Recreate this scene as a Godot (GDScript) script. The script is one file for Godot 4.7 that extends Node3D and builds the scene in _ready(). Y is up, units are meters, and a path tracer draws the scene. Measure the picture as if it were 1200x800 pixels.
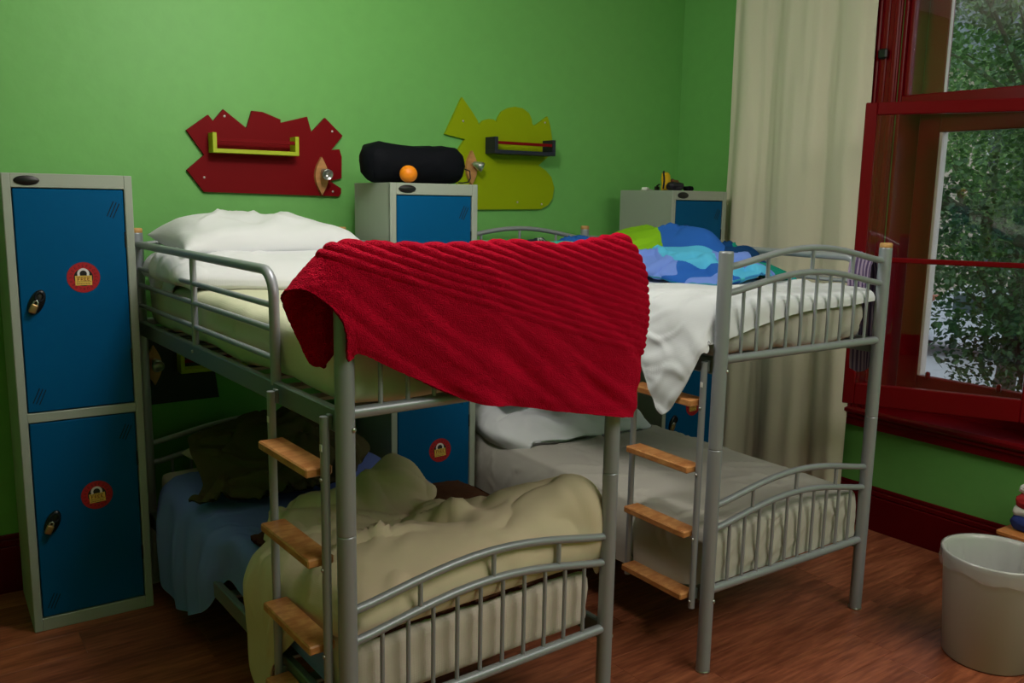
extends Node3D
# Hostel dormitory: two silver bunk beds, blue lockers, green walls, red window.

const BW := 0.9392      # bed width between post centres
const BL := 1.9179      # bed length between post centres
const LW := 0.4426      # locker width
const LD := 0.4345      # locker depth
const LH := 1.78        # locker height
const XR := 4.27        # window wall
const ZF := 6.6         # wall behind the camera
const XL := -1.9        # left wall
const CEIL := 3.3

var M := {}
var taken := {}
var nz := FastNoiseLite.new()
var nr := FastNoiseLite.new()
var rng := RandomNumberGenerator.new()
var bed1 := Transform3D()
var bed2 := Transform3D()
var wall_frame := Transform3D()   # back wall: x along the wall, z out of it

# ------------------------------------------------------------------ naming
func numbered(called: String) -> String:
	if not taken.has(called):
		taken[called] = 0
		return called
	taken[called] += 1
	return "%s_%03d" % [called, taken[called]]

func tag(o: Node, label: String, category: String, group := "") -> void:
	o.set_meta("label", label)
	o.set_meta("category", category)
	if group != "":
		o.set_meta("group", group)

func thing(called: String, label: String, category: String, t: Transform3D, group := "") -> Node3D:
	var o := Node3D.new()
	o.name = numbered(called)
	add_child(o)
	o.transform = t
	tag(o, label, category, group)
	return o

func part(called: String, mesh: Mesh, m: Material, parent: Node, at := Vector3.ZERO) -> MeshInstance3D:
	var o := MeshInstance3D.new()
	o.name = called
	o.mesh = mesh
	o.material_override = m
	o.position = at
	parent.add_child(o, true)
	return o

func structure(called: String, mesh: Mesh, m: Material) -> MeshInstance3D:
	var o := MeshInstance3D.new()
	o.name = numbered(called)
	o.mesh = mesh
	o.material_override = m
	add_child(o)
	o.set_meta("kind", "structure")
	return o

# a thing that is one mesh: its origin goes to the middle of its underside
func single(called: String, mesh: Mesh, m: Material, frame: Transform3D, label: String, category: String, group := "") -> MeshInstance3D:
	var b := mesh.get_aabb()
	var base := Vector3(b.position.x + b.size.x / 2, b.position.y, b.position.z + b.size.z / 2)
	var st := SurfaceTool.new()
	st.begin(Mesh.PRIMITIVE_TRIANGLES)
	st.append_from(mesh, 0, Transform3D(Basis(), -base))
	var o := MeshInstance3D.new()
	o.name = numbered(called)
	o.mesh = st.commit()
	o.material_override = m
	add_child(o)
	o.transform = frame * Transform3D(Basis(), base)
	tag(o, label, category, group)
	return o

# ------------------------------------------------------------------ shapes
func begin() -> SurfaceTool:
	var st := SurfaceTool.new()
	st.begin(Mesh.PRIMITIVE_TRIANGLES)
	return st

func done(st: SurfaceTool) -> ArrayMesh:
	st.generate_normals()
	return st.commit()

func quad(st: SurfaceTool, a: Vector3, b: Vector3, c: Vector3, d: Vector3) -> void:
	# a b c d run counter-clockwise seen from outside
	for v in [a, c, b, a, d, c]:
		st.add_vertex(v)

# chamfered box, flat shaded
func add_box(st: SurfaceTool, c: Vector3, size: Vector3, bevel := 0.003, turn := Basis()) -> void:
	var h := size / 2
	var b: float = min(bevel, min(h.x, min(h.y, h.z)) * 0.9)
	st.set_smooth_group(-1)
	var px := {}
	for sx in [-1, 1]:
		for sy in [-1, 1]:
			for sz in [-1, 1]:
				var k := Vector3i(sx, sy, sz)
				px[[k, 0]] = c + turn * Vector3(sx * h.x, sy * (h.y - b), sz * (h.z - b))
				px[[k, 1]] = c + turn * Vector3(sx * (h.x - b), sy * h.y, sz * (h.z - b))
				px[[k, 2]] = c + turn * Vector3(sx * (h.x - b), sy * (h.y - b), sz * h.z)
	for ax in 3:
		var u := (ax + 1) % 3
		var v := (ax + 2) % 3
		for s in [-1, 1]:
			var ks := []
			for e in [[-1, -1], [1, -1], [1, 1], [-1, 1]]:
				var k := Vector3i()
				k[ax] = s
				k[u] = e[0]
				k[v] = e[1]
				ks.append(px[[k, ax]])
			if s > 0:
				quad(st, ks[0], ks[1], ks[2], ks[3])
			else:
				quad(st, ks[3], ks[2], ks[1], ks[0])
		# the four edges along ax
		for su in [-1, 1]:
			for sv in [-1, 1]:
				var k0 := Vector3i()
				k0[u] = su
				k0[v] = sv
				var k1 := k0
				k0[ax] = -1
				k1[ax] = 1
				if su * sv > 0:
					quad(st, px[[k0, u]], px[[k0, v]], px[[k1, v]], px[[k1, u]])
				else:
					quad(st, px[[k1, u]], px[[k1, v]], px[[k0, v]], px[[k0, u]])
	for sx in [-1, 1]:
		for sy in [-1, 1]:
			for sz in [-1, 1]:
				var k := Vector3i(sx, sy, sz)
				var t := [px[[k, 0]], px[[k, 1]], px[[k, 2]]]
				if sx * sy * sz > 0:
					t = [t[0], t[2], t[1]]
				for q in t:
					st.add_vertex(q)

func box(c: Vector3, size: Vector3, bevel := 0.003, turn := Basis()) -> ArrayMesh:
	var st := begin()
	add_box(st, c, size, bevel, turn)
	return done(st)

func add_tube(st: SurfaceTool, pts: Array, r: float, seg := 12, radii := []) -> void:
	st.set_smooth_group(0)
	var n := pts.size()
	var rings := []
	var up := Vector3.UP
	var d0: Vector3 = (pts[1] - pts[0]).normalized()
	if abs(d0.dot(up)) > 0.95:
		up = Vector3.RIGHT
	var side := d0.cross(up).normalized()
	for i in n:
		var d: Vector3
		if i == 0:
			d = d0
		elif i == n - 1:
			d = (pts[i] - pts[i - 1]).normalized()
		else:
			d = ((pts[i + 1] - pts[i]).normalized() + (pts[i] - pts[i - 1]).normalized()).normalized()
		side = (side - d * side.dot(d)).normalized()
		var w := d.cross(side)
		var rr: float = radii[i] if radii.size() else r
		var ring := []
		for k in seg:
			var a := TAU * k / seg
			ring.append(pts[i] + (side * cos(a) + w * sin(a)) * rr)
		rings.append(ring)
	for i in n - 1:
		for k in seg:
			var l := (k + 1) % seg
			quad(st, rings[i][k], rings[i][l], rings[i + 1][l], rings[i + 1][k])
	st.set_smooth_group(-1)
	for k in seg:
		var l := (k + 1) % seg
		for v in [pts[0], rings[0][k], rings[0][l], pts[n - 1], rings[n - 1][l], rings[n - 1][k]]:
			st.add_vertex(v)

func tube(pts: Array, r: float, seg := 12, radii := []) -> ArrayMesh:
	var st := begin()
	add_tube(st, pts, r, seg, radii)
	return done(st)

# profile: Array of Vector2(radius, y); closed at the axis where radius is 0
func add_lathe(st: SurfaceTool, c: Vector3, prof: Array, seg := 24, turn := Basis(), smooth := 0) -> void:
	st.set_smooth_group(smooth)
	for i in prof.size() - 1:
		var p: Vector2 = prof[i]
		var q: Vector2 = prof[i + 1]
		for k in seg:
			var a := TAU * k / seg
			var b := TAU * (k + 1) / seg
			var p0 := c + turn * Vector3(p.x * cos(a), p.y, p.x * sin(a))
			var p1 := c + turn * Vector3(p.x * cos(b), p.y, p.x * sin(b))
			var q0 := c + turn * Vector3(q.x * cos(a), q.y, q.x * sin(a))
			var q1 := c + turn * Vector3(q.x * cos(b), q.y, q.x * sin(b))
			if p.x < 1e-5:
				for v in [p0, q1, q0]:
					st.add_vertex(v)
			elif q.x < 1e-5:
				for v in [p0, p1, q0]:
					st.add_vertex(v)
			else:
				for v in [p0, p1, q1, p0, q1, q0]:
					st.add_vertex(v)

func lathe(c: Vector3, prof: Array, seg := 24, turn := Basis(), smooth := 0) -> ArrayMesh:
	var st := begin()
	add_lathe(st, c, prof, seg, turn, smooth)
	return done(st)

# flat polygon in x/y pulled out along +z
func extrude(poly: PackedVector2Array, z0: float, z1: float) -> ArrayMesh:
	if Geometry2D.is_polygon_clockwise(poly):
		poly.reverse()
	var st := begin()
	st.set_smooth_group(-1)
	var tri := Geometry2D.triangulate_polygon(poly)
	for i in range(0, tri.size(), 3):
		var a := poly[tri[i]]
		var b := poly[tri[i + 1]]
		var c := poly[tri[i + 2]]
		if (b - a).cross(c - a) < 0:
			var t := b
			b = c
			c = t
		for v in [a, c, b]:
			st.add_vertex(Vector3(v.x, v.y, z1))
		for v in [a, b, c]:
			st.add_vertex(Vector3(v.x, v.y, z0))
	for i in poly.size():
		var a := poly[i]
		var b := poly[(i + 1) % poly.size()]
		quad(st, Vector3(a.x, a.y, z0), Vector3(b.x, b.y, z0), Vector3(b.x, b.y, z1), Vector3(a.x, a.y, z1))
	return done(st)

func crom(a, b, c, d, t: float):
	return 0.5 * ((2.0 * b) + (c - a) * t + (2.0 * a - 5.0 * b + 4.0 * c - d) * t * t + (3.0 * b - a - 3.0 * c + d) * t * t * t)

func along(pts: Array, n: int) -> Array:
	var out := []
	var m := pts.size() - 1
	for i in n + 1:
		var x := float(i) / n * m
		var k: int = min(int(x), m - 1)
		var t := x - k
		var a = pts[max(k - 1, 0)]
		var d = pts[min(k + 2, m)]
		if k == 0:
			a = 2.0 * pts[0] - pts[1]
		if k + 2 > m:
			d = 2.0 * pts[m] - pts[m - 1]
		out.append(crom(a, pts[k], pts[k + 1], d, t))
	return out

# rows of control points -> smooth grid, grid[j][i]
func patch(ctrl: Array, nu: int, nv: int) -> Array:
	var wide := []
	for row in ctrl:
		wide.append(along(row, nu))
	var grid := []
	for j in nv + 1:
		grid.append([])
	for i in nu + 1:
		var col := []
		for row in wide:
			col.append(row[i])
		col = along(col, nv)
		for j in nv + 1:
			grid[j].append(col[j])
	return grid

func grid_normals(g: Array) -> Array:
	var nv := g.size() - 1
	var nu: int = g[0].size() - 1
	var out := []
	for j in nv + 1:
		var row := []
		for i in nu + 1:
			var du: Vector3 = g[j][min(i + 1, nu)] - g[j][max(i - 1, 0)]
			var dv: Vector3 = g[min(j + 1, nv)][i] - g[max(j - 1, 0)][i]
			var n := du.cross(dv)
			row.append(n.normalized() if n.length_squared() > 1e-14 else Vector3.UP)
		out.append(row)
	return out

# grid -> closed sheet. lift(s, t, p) moves the cloth along its normal; half(s, t) is half its thickness
func sheet(g: Array, half: Callable, lift: Callable, paint = null) -> ArrayMesh:
	var nv := g.size() - 1
	var nu: int = g[0].size() - 1
	var n := grid_normals(g)
	var mid := []
	for j in nv + 1:
		var row := []
		for i in nu + 1:
			row.append(g[j][i] + n[j][i] * float(lift.call(float(i) / nu, float(j) / nv, g[j][i])))
		mid.append(row)
	n = grid_normals(mid)
	var verts := PackedVector3Array()
	var norms := PackedVector3Array()
	var uvs := PackedVector2Array()
	var cols := PackedColorArray()
	var idx := PackedInt32Array()
	var count := (nu + 1) * (nv + 1)
	var top := []
	var bot := []
	for j in nv + 1:
		var a := []
		var b := []
		for i in nu + 1:
			var h: float = half.call(float(i) / nu, float(j) / nv)
			a.append(mid[j][i] + n[j][i] * h)
			b.append(mid[j][i] - n[j][i] * h)
		top.append(a)
		bot.append(b)
	var nt := grid_normals(top)
	var nb := grid_normals(bot)
	for j in nv + 1:
		for i in nu + 1:
			verts.append(top[j][i])
			norms.append(nt[j][i])
			uvs.append(Vector2(float(i) / nu, float(j) / nv))
			if paint != null:
				cols.append(paint.call(float(i) / nu, float(j) / nv))
	for j in nv + 1:
		for i in nu + 1:
			verts.append(bot[j][i])
			norms.append(-nb[j][i])
			uvs.append(Vector2(float(i) / nu, float(j) / nv))
			if paint != null:
				cols.append(paint.call(float(i) / nu, float(j) / nv))
	for j in nv:
		for i in nu:
			var a := j * (nu + 1) + i
			var b := a + 1
			var c := a + nu + 2
			var d := a + nu + 1
			idx.append_array([a, c, b, a, d, c])
			idx.append_array([a + count, b + count, c + count, a + count, c + count, d + count])
	# rim
	var rim := []
	for i in nu:
		rim.append([i, i + 1])
		rim.append([nv * (nu + 1) + i + 1, nv * (nu + 1) + i])
	for j in nv:
		rim.append([(j + 1) * (nu + 1), j * (nu + 1)])
		rim.append([j * (nu + 1) + nu, (j + 1) * (nu + 1) + nu])
	for e in rim:
		idx.append_array([e[0], e[1], e[1] + count, e[0], e[1] + count, e[0] + count])
	var arr := []
	arr.resize(Mesh.ARRAY_MAX)
	arr[Mesh.ARRAY_VERTEX] = verts
	arr[Mesh.ARRAY_NORMAL] = norms
	arr[Mesh.ARRAY_TEX_UV] = uvs
	if cols.size():
		arr[Mesh.ARRAY_COLOR] = cols
	arr[Mesh.ARRAY_INDEX] = idx
	var mesh := ArrayMesh.new()
	mesh.add_surface_from_arrays(Mesh.PRIMITIVE_TRIANGLES, arr)
	return mesh

func thin(th: float) -> Callable:
	return func(_s, _t): return th / 2

# filled quilt: fat inside, closing at the rim
func puff(th: float, rim := 0.12) -> Callable:
	return func(s, t):
		var e: float = min(min(s, 1.0 - s), min(t, 1.0 - t)) / rim
		return 0.004 + th / 2 * sqrt(clamp(1.0 - pow(1.0 - min(e, 1.0), 2.0), 0.0, 1.0))

# wrinkles of cloth: soft swells, and narrow creases that run in long curves
func creases(amp: float, f: float, sharp := 0.5, dir := Vector3(1, 1, 1), off := 0.0) -> Callable:
	return func(_s, _t, p):
		var q: Vector3 = p * dir * f + Vector3(off, off * 0.7, -off)
		var w := Vector3(nz.get_noise_3dv(q * 0.5 + Vector3(9, 2, 5)), nz.get_noise_3dv(q * 0.5 + Vector3(-4, 7, 1)), nz.get_noise_3dv(q * 0.5 + Vector3(3, -8, 2)))
		var soft := nz.get_noise_3dv(q * 0.7 + w * 0.5)
		var area: float = clamp(0.6 + 0.6 * nz.get_noise_3dv(q * 0.45 + Vector3(71, 3, 11)), 0.0, 1.0)
		var n1: float = abs(nz.get_noise_3dv(q + w * 0.9 + Vector3(31, 17, 5)))
		var n2: float = abs(nz.get_noise_3dv(q.rotated(Vector3.UP, 1.1) * 1.5 + w * 1.2 + Vector3(7, 57, 25)))
		var fold: float = exp(-n1 * n1 * 26.0) + 0.5 * exp(-n2 * n2 * 34.0)
		return amp * (soft * (1.0 - sharp) * 1.3 + (fold - 0.35) * sharp * area * 1.2)

# creases laid as curved strokes in the plane of axes a and b: [length, width, height] ranges, mean angle and spread
func folds(sd: int, n: int, lo: Vector2, hi: Vector2, length: Vector2, width: Vector2, height: Vector2, ang: float, spread: float, a := 0, b := 2) -> Callable:
	var r := RandomNumberGenerator.new()
	r.seed = sd
	var fl := []
	for k in n:
		var c := Vector2(r.randf_range(lo.x, hi.x), r.randf_range(lo.y, hi.y))
		var t := ang + r.randfn() * spread
		fl.append([c, Vector2(cos(t), sin(t)), r.randf_range(length.x, length.y) / 2, r.randf_range(width.x, width.y), r.randf_range(height.x, height.y) * (1.0 if r.randf() < 0.75 else -0.7), r.randf_range(-0.35, 0.35)])
	return func(_s, _t, p):
		var q := Vector2(p[a], p[b])
		q += 0.012 * Vector2(nz.get_noise_2d(q.x * 7.0, q.y * 7.0), nz.get_noise_2d(q.x * 7.0 + 40.0, q.y * 7.0))
		var sum := 0.0
		for f in fl:
			var d: Vector2 = q - f[0]
			var u: float = d.dot(f[1]) / f[2]
			if absf(u) < 1.0:
				var w: float = d.x * -f[1].y + d.y * f[1].x
				w += f[5] * f[2] * u * u
				w /= f[3]
				if absf(w) < 3.0:
					var e := 1.0 - u * u
					sum += f[4] * e * exp(-w * w)
		return sum

# upholstered block with rounded edges
func soft_box(c: Vector3, size: Vector3, r: float, step: float, lift: Callable) -> ArrayMesh:
	var h := size / 2
	var st := begin()
	st.set_smooth_group(0)
	for ax in 3:
		var u := (ax + 1) % 3
		var v := (ax + 2) % 3
		var cu := axis_cuts(h[u], r, step)
		var cv := axis_cuts(h[v], r, step)
		for s in [-1, 1]:
			var g := []
			for b in cv:
				var row := []
				for a in cu:
					var p := Vector3()
					p[ax] = s * h[ax]
					p[u] = a
					p[v] = b
					var q := p.clamp(-(h - Vector3.ONE * r), h - Vector3.ONE * r)
					var n := (p - q).normalized()
					var w := q + n * r + c
					row.append(w + n * float(lift.call(0.0, 0.0, w)))
				g.append(row)
			for j in cv.size() - 1:
				for i in cu.size() - 1:
					if s > 0:
						quad(st, g[j][i], g[j][i + 1], g[j + 1][i + 1], g[j + 1][i])
					else:
						quad(st, g[j + 1][i], g[j + 1][i + 1], g[j][i + 1], g[j][i])
	return done(st)

func axis_cuts(h: float, r: float, step: float) -> Array:
	var out := []
	for k in 5:
		out.append(-h + r * (1.0 - cos(k / 4.0 * PI / 2)) * 1.0)
	var n: int = max(2, int((2 * h - 2 * r) / step))
	for k in range(1, n):
		out.append(-h + r + (2 * h - 2 * r) * k / n)
	for k in 5:
		out.append(h - r * (1.0 - cos((4 - k) / 4.0 * PI / 2)))
	return out

# pillow lying flat: x wide, z deep, base at y = 0
func pillow(w: float, d: float, th: float, seed_off: float, crease := 0.012) -> ArrayMesh:
	var n := 52
	var st := begin()
	var fo := folds(int(seed_off * 10.0) + 5, 16, Vector2(-w / 2, -d / 2), Vector2(w / 2, d / 2), Vector2(0.08, 0.30), Vector2(0.010, 0.026), Vector2(0.008, 0.020), 0.6, 0.9)
	var so := creases(crease, 3.5, 0.1, Vector3(1, 1, 1), seed_off)
	st.set_smooth_group(0)
	for side in [1, -1]:
		var g := []
		for j in n + 1:
			var row := []
			for i in n + 1:
				var s := sin((float(i) / n - 0.5) * PI)
				var t := sin((float(j) / n - 0.5) * PI)
				var e: float = pow(max(0.0, 1.0 - pow(abs(s), 4.0)), 0.5) * pow(max(0.0, 1.0 - pow(abs(t), 2.8)), 0.55)
				var pin := 1.0 - 0.07 * (1.0 - t * t) * pow(abs(s), 3.0)
				var pit := 1.0 - 0.09 * (1.0 - s * s) * pow(abs(t), 3.0)
				var p := Vector3(s * w / 2 * pin, 0, t * d / 2 * pit)
				var c: float = so.call(0, 0, p) + fo.call(0, 0, p)
				var hgt: float = e * (th * (0.62 if side > 0 else 0.38)) + c * e
				p.y = th * 0.38 + side * max(hgt, 0.0)
				row.append(p)
			g.append(row)
		for j in n:
			for i in n:
				if side < 0:
					quad(st, g[j][i], g[j][i + 1], g[j + 1][i + 1], g[j + 1][i])
				else:
					quad(st, g[j + 1][i], g[j + 1][i + 1], g[j][i + 1], g[j][i])
	return done(st)

# ------------------------------------------------------------------ materials
func rgb(r: float, g: float, b: float) -> Color:
	return Color(r / 255.0, g / 255.0, b / 255.0)

func plain(key: String, col: Color, rough := 0.6, metal := 0.0) -> StandardMaterial3D:
	var m := StandardMaterial3D.new()
	m.albedo_color = col
	m.roughness = rough
	m.metallic = metal
	M[key] = m
	return m

func noise_image(size: int, f: float, octaves: int, sd: int) -> Image:
	var n := FastNoiseLite.new()
	n.noise_type = FastNoiseLite.TYPE_SIMPLEX_SMOOTH
	n.frequency = f
	n.fractal_octaves = octaves
	n.seed = sd
	return n.get_seamless_image(size, size)

func tex(img: Image) -> ImageTexture:
	img.generate_mipmaps()
	return ImageTexture.create_from_image(img)

func bumps(img: Image, k: float) -> ImageTexture:
	var c := img.duplicate()
	c.convert(Image.FORMAT_RGBA8)
	c.bump_map_to_normal_map(k)
	return tex(c)

func weave_image(size: int, threads: int) -> Image:
	var img := Image.create(size, size, false, Image.FORMAT_L8)
	var n := noise_image(size, 0.03, 3, 4)
	for y in size:
		for x in size:
			var a := sin(TAU * threads * x / size)
			var b := sin(TAU * threads * y / size)
			var v := 0.5 + 0.22 * (a * 0.5 + b * 0.5) + 0.5 * (n.get_pixel(x, y).r - 0.5)
			img.set_pixel(x, y, Color(v, v, v))
	return img

func cloth_mat(key: String, col: Color, normal: Texture2D, scale: float, strength := 0.5, rough := 0.95) -> StandardMaterial3D:
	var m := plain(key, col, rough)
	m.normal_enabled = true
	m.normal_texture = normal
	m.normal_scale = strength
	m.uv1_triplanar = true
	m.uv1_world_triplanar = true
	m.uv1_scale = Vector3.ONE * scale
	m.metallic_specular = 0.2
	return m

# long-grained wood, grain along x of the image
func wood_image(w: int, h: int, dark: Color, light: Color, sd: int, fx: float, fy: float) -> Image:
	var img := Image.create(w, h, false, Image.FORMAT_RGB8)
	var n := FastNoiseLite.new()
	n.seed = sd
	n.frequency = 1.0
	n.fractal_octaves = 3
	for y in h:
		for x in w:
			var fibre := n.get_noise_2d(x * fx, y * fy)
			var pores := n.get_noise_2d(x * fx * 3.1 + 50.0, y * fy * 5.0)
			var band := n.get_noise_2d(x * fx * 0.35 + 9.0, y * fy * 0.22 + 4.0)
			var v: float = clamp(0.5 + 0.55 * fibre + 0.25 * pores + 0.55 * band, 0.0, 1.0)
			img.set_pixel(x, y, dark.lerp(light, v))
	return img

const GLYPH := {
	"F": ["11111", "10000", "10000", "11110", "10000", "10000", "10000"],
	"R": ["11110", "10001", "10001", "11110", "10100", "10010", "10001"],
	"E": ["11111", "10000", "10000", "11110", "10000", "10000", "11111"],
	"O": ["01110", "10001", "10001", "10001", "10001", "10001", "01110"],
	"K": ["10001", "10010", "10100", "11000", "10100", "10010", "10001"],
	"C": ["01111", "10000", "10000", "10000", "10000", "10000", "01111"],
	"L": ["10000", "10000", "10000", "10000", "10000", "10000", "11111"],
	"S": ["01111", "10000", "10000", "01110", "00001", "00001", "11110"],
	"U": ["10001", "10001", "10001", "10001", "10001", "10001", "01110"]}

func glyph(img: Image, ch: String, at: Vector2, px: float, turn: float, col: Color) -> void:
	var rows: Array = GLYPH[ch]
	for j in 7:
		for i in 5:
			if rows[j][i] == "1":
				var sub := 3
				for a in sub:
					for b in sub:
						var q := Vector2(i - 2.0 + (a - 1) / 3.0, j - 3.0 + (b - 1) / 3.0) * px
						q = q.rotated(turn) + at
						var r: int = int(ceil(px / 3.0))
						img.fill_rect(Rect2i(int(q.x), int(q.y), r, r), col)

func sticker_image() -> Image:
	var n := 256
	var img := Image.create(n, n, false, Image.FORMAT_RGB8)
	var red := rgb(176, 20, 34)
	var yellow := rgb(232, 190, 84)
	var ink := rgb(28, 12, 12)
	for y in n:
		for x in n:
			var p := Vector2(x - 127.5, y - 127.5)
			var r := p.length()
			var c := red
			if r > 121:
				c = rgb(150, 24, 34)
			elif r < 74:
				c = rgb(16, 10, 10)
			elif r < 78:
				c = rgb(190, 40, 40)
			# shackle and lock body
			var s := Vector2(x - 127.5, y - 96.0)
			if s.y < 14 and s.length() < 46 and s.length() > 27:
				c = rgb(226, 220, 222)
			if s.y >= 14 and s.y < 22 and abs(s.x) < 46 and abs(s.x) > 27:
				c = rgb(226, 220, 222)
			if abs(p.x) < 64 and y > 112 and y < 194:
				c = yellow
			img.set_pixel(x, y, c)
	# FREE, and the fine lines of print above and below it
	var word := "FREE"
	for k in 4:
		glyph(img, word[k], Vector2(90 + k * 25, 142), 3.6, 0.0, rgb(120, 34, 16))
	rng.seed = 5
	for line in [[120, 5], [160, 4], [170, 3], [180, 6]]:
		var x := 74
		while x < 180:
			var w := rng.randi_range(3, 9)
			img.fill_rect(Rect2i(x, line[0], w, line[1]), rgb(70, 44, 20))
			x += w + 3
	# ring of small capitals, too worn to read
	var ring := "LOCKERSFREECLOSURE"
	var order := [4, 9, 1, 13, 6, 2, 11, 0, 8, 15, 3, 12, 5, 10, 7, 14, 1, 9, 4, 6]
	for k in 20:
		var a := TAU * k / 20.0
		glyph(img, ring[order[k]], Vector2(127.5, 127.5) + Vector2(sin(a), -cos(a)) * 98.0, 3.0, a, ink)
	return img

# printed duvet cover: big flat shapes in blues, greens and teal
func patchwork_image() -> Image:
	var n := 512
	var img := Image.create(n, n, false, Image.FORMAT_RGB8)
	var blue := rgb(44, 98, 186)
	var deep := rgb(20, 62, 112)
	var peri := rgb(112, 142, 222)
	var sky := rgb(88, 184, 226)
	var green := rgb(132, 186, 34)
	var teal := rgb(28, 138, 118)
	var mint := rgb(74, 196, 178)
	var seeds := [[0.32, 0.14, peri], [0.14, 0.16, blue], [0.02, 0.04, peri], [0.23, 0.34, sky], [0.36, 0.5, blue], [0.20, 0.66, deep], [0.62, 0.55, green], [0.52, 0.40, green], [0.44, 0.74, deep], [0.80, 0.35, mint], [0.72, 0.62, green], [0.05, 0.72, teal], [0.04, 0.40, sky], [0.25, 0.88, teal], [0.6, 0.2, blue], [0.85, 0.7, sky], [0.95, 0.5, blue], [0.12, 0.46, peri], [0.55, 0.9, green]]
	for y in n:
		for x in n:
			var p := Vector2(x, y) / n
			var q := p + 0.05 * Vector2(nz.get_noise_2d(p.x * 4.0, p.y * 4.0), nz.get_noise_2d(p.x * 4.0 + 30.0, p.y * 4.0))
			var best := 9.0
			var col := blue
			for s in seeds:
				var d := q.distance_squared_to(Vector2(s[0], s[1]))
				if d < best:
					best = d
					col = s[2]
			img.set_pixel(x, y, col)
	return img

func loops_image() -> Image:
	var n := 256
	var img := Image.create(n, n, false, Image.FORMAT_RGB8)
	for y in n:
		for x in n:
			var c := rgb(24, 30, 46)
			for o in [[60, 70, 44], [150, 120, 58], [70, 190, 50], [205, 205, 40], [215, 50, 34]]:
				var d := Vector2(x - o[0], (y - o[1]) * 1.3).length()
				if abs(d - o[2]) < 3.5:
					c = rgb(206, 208, 206)
			if Vector2(x - 40, y - 135).length() < 26:
				c = rgb(132, 156, 176)
			img.set_pixel(x, y, c)
	return img

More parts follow.
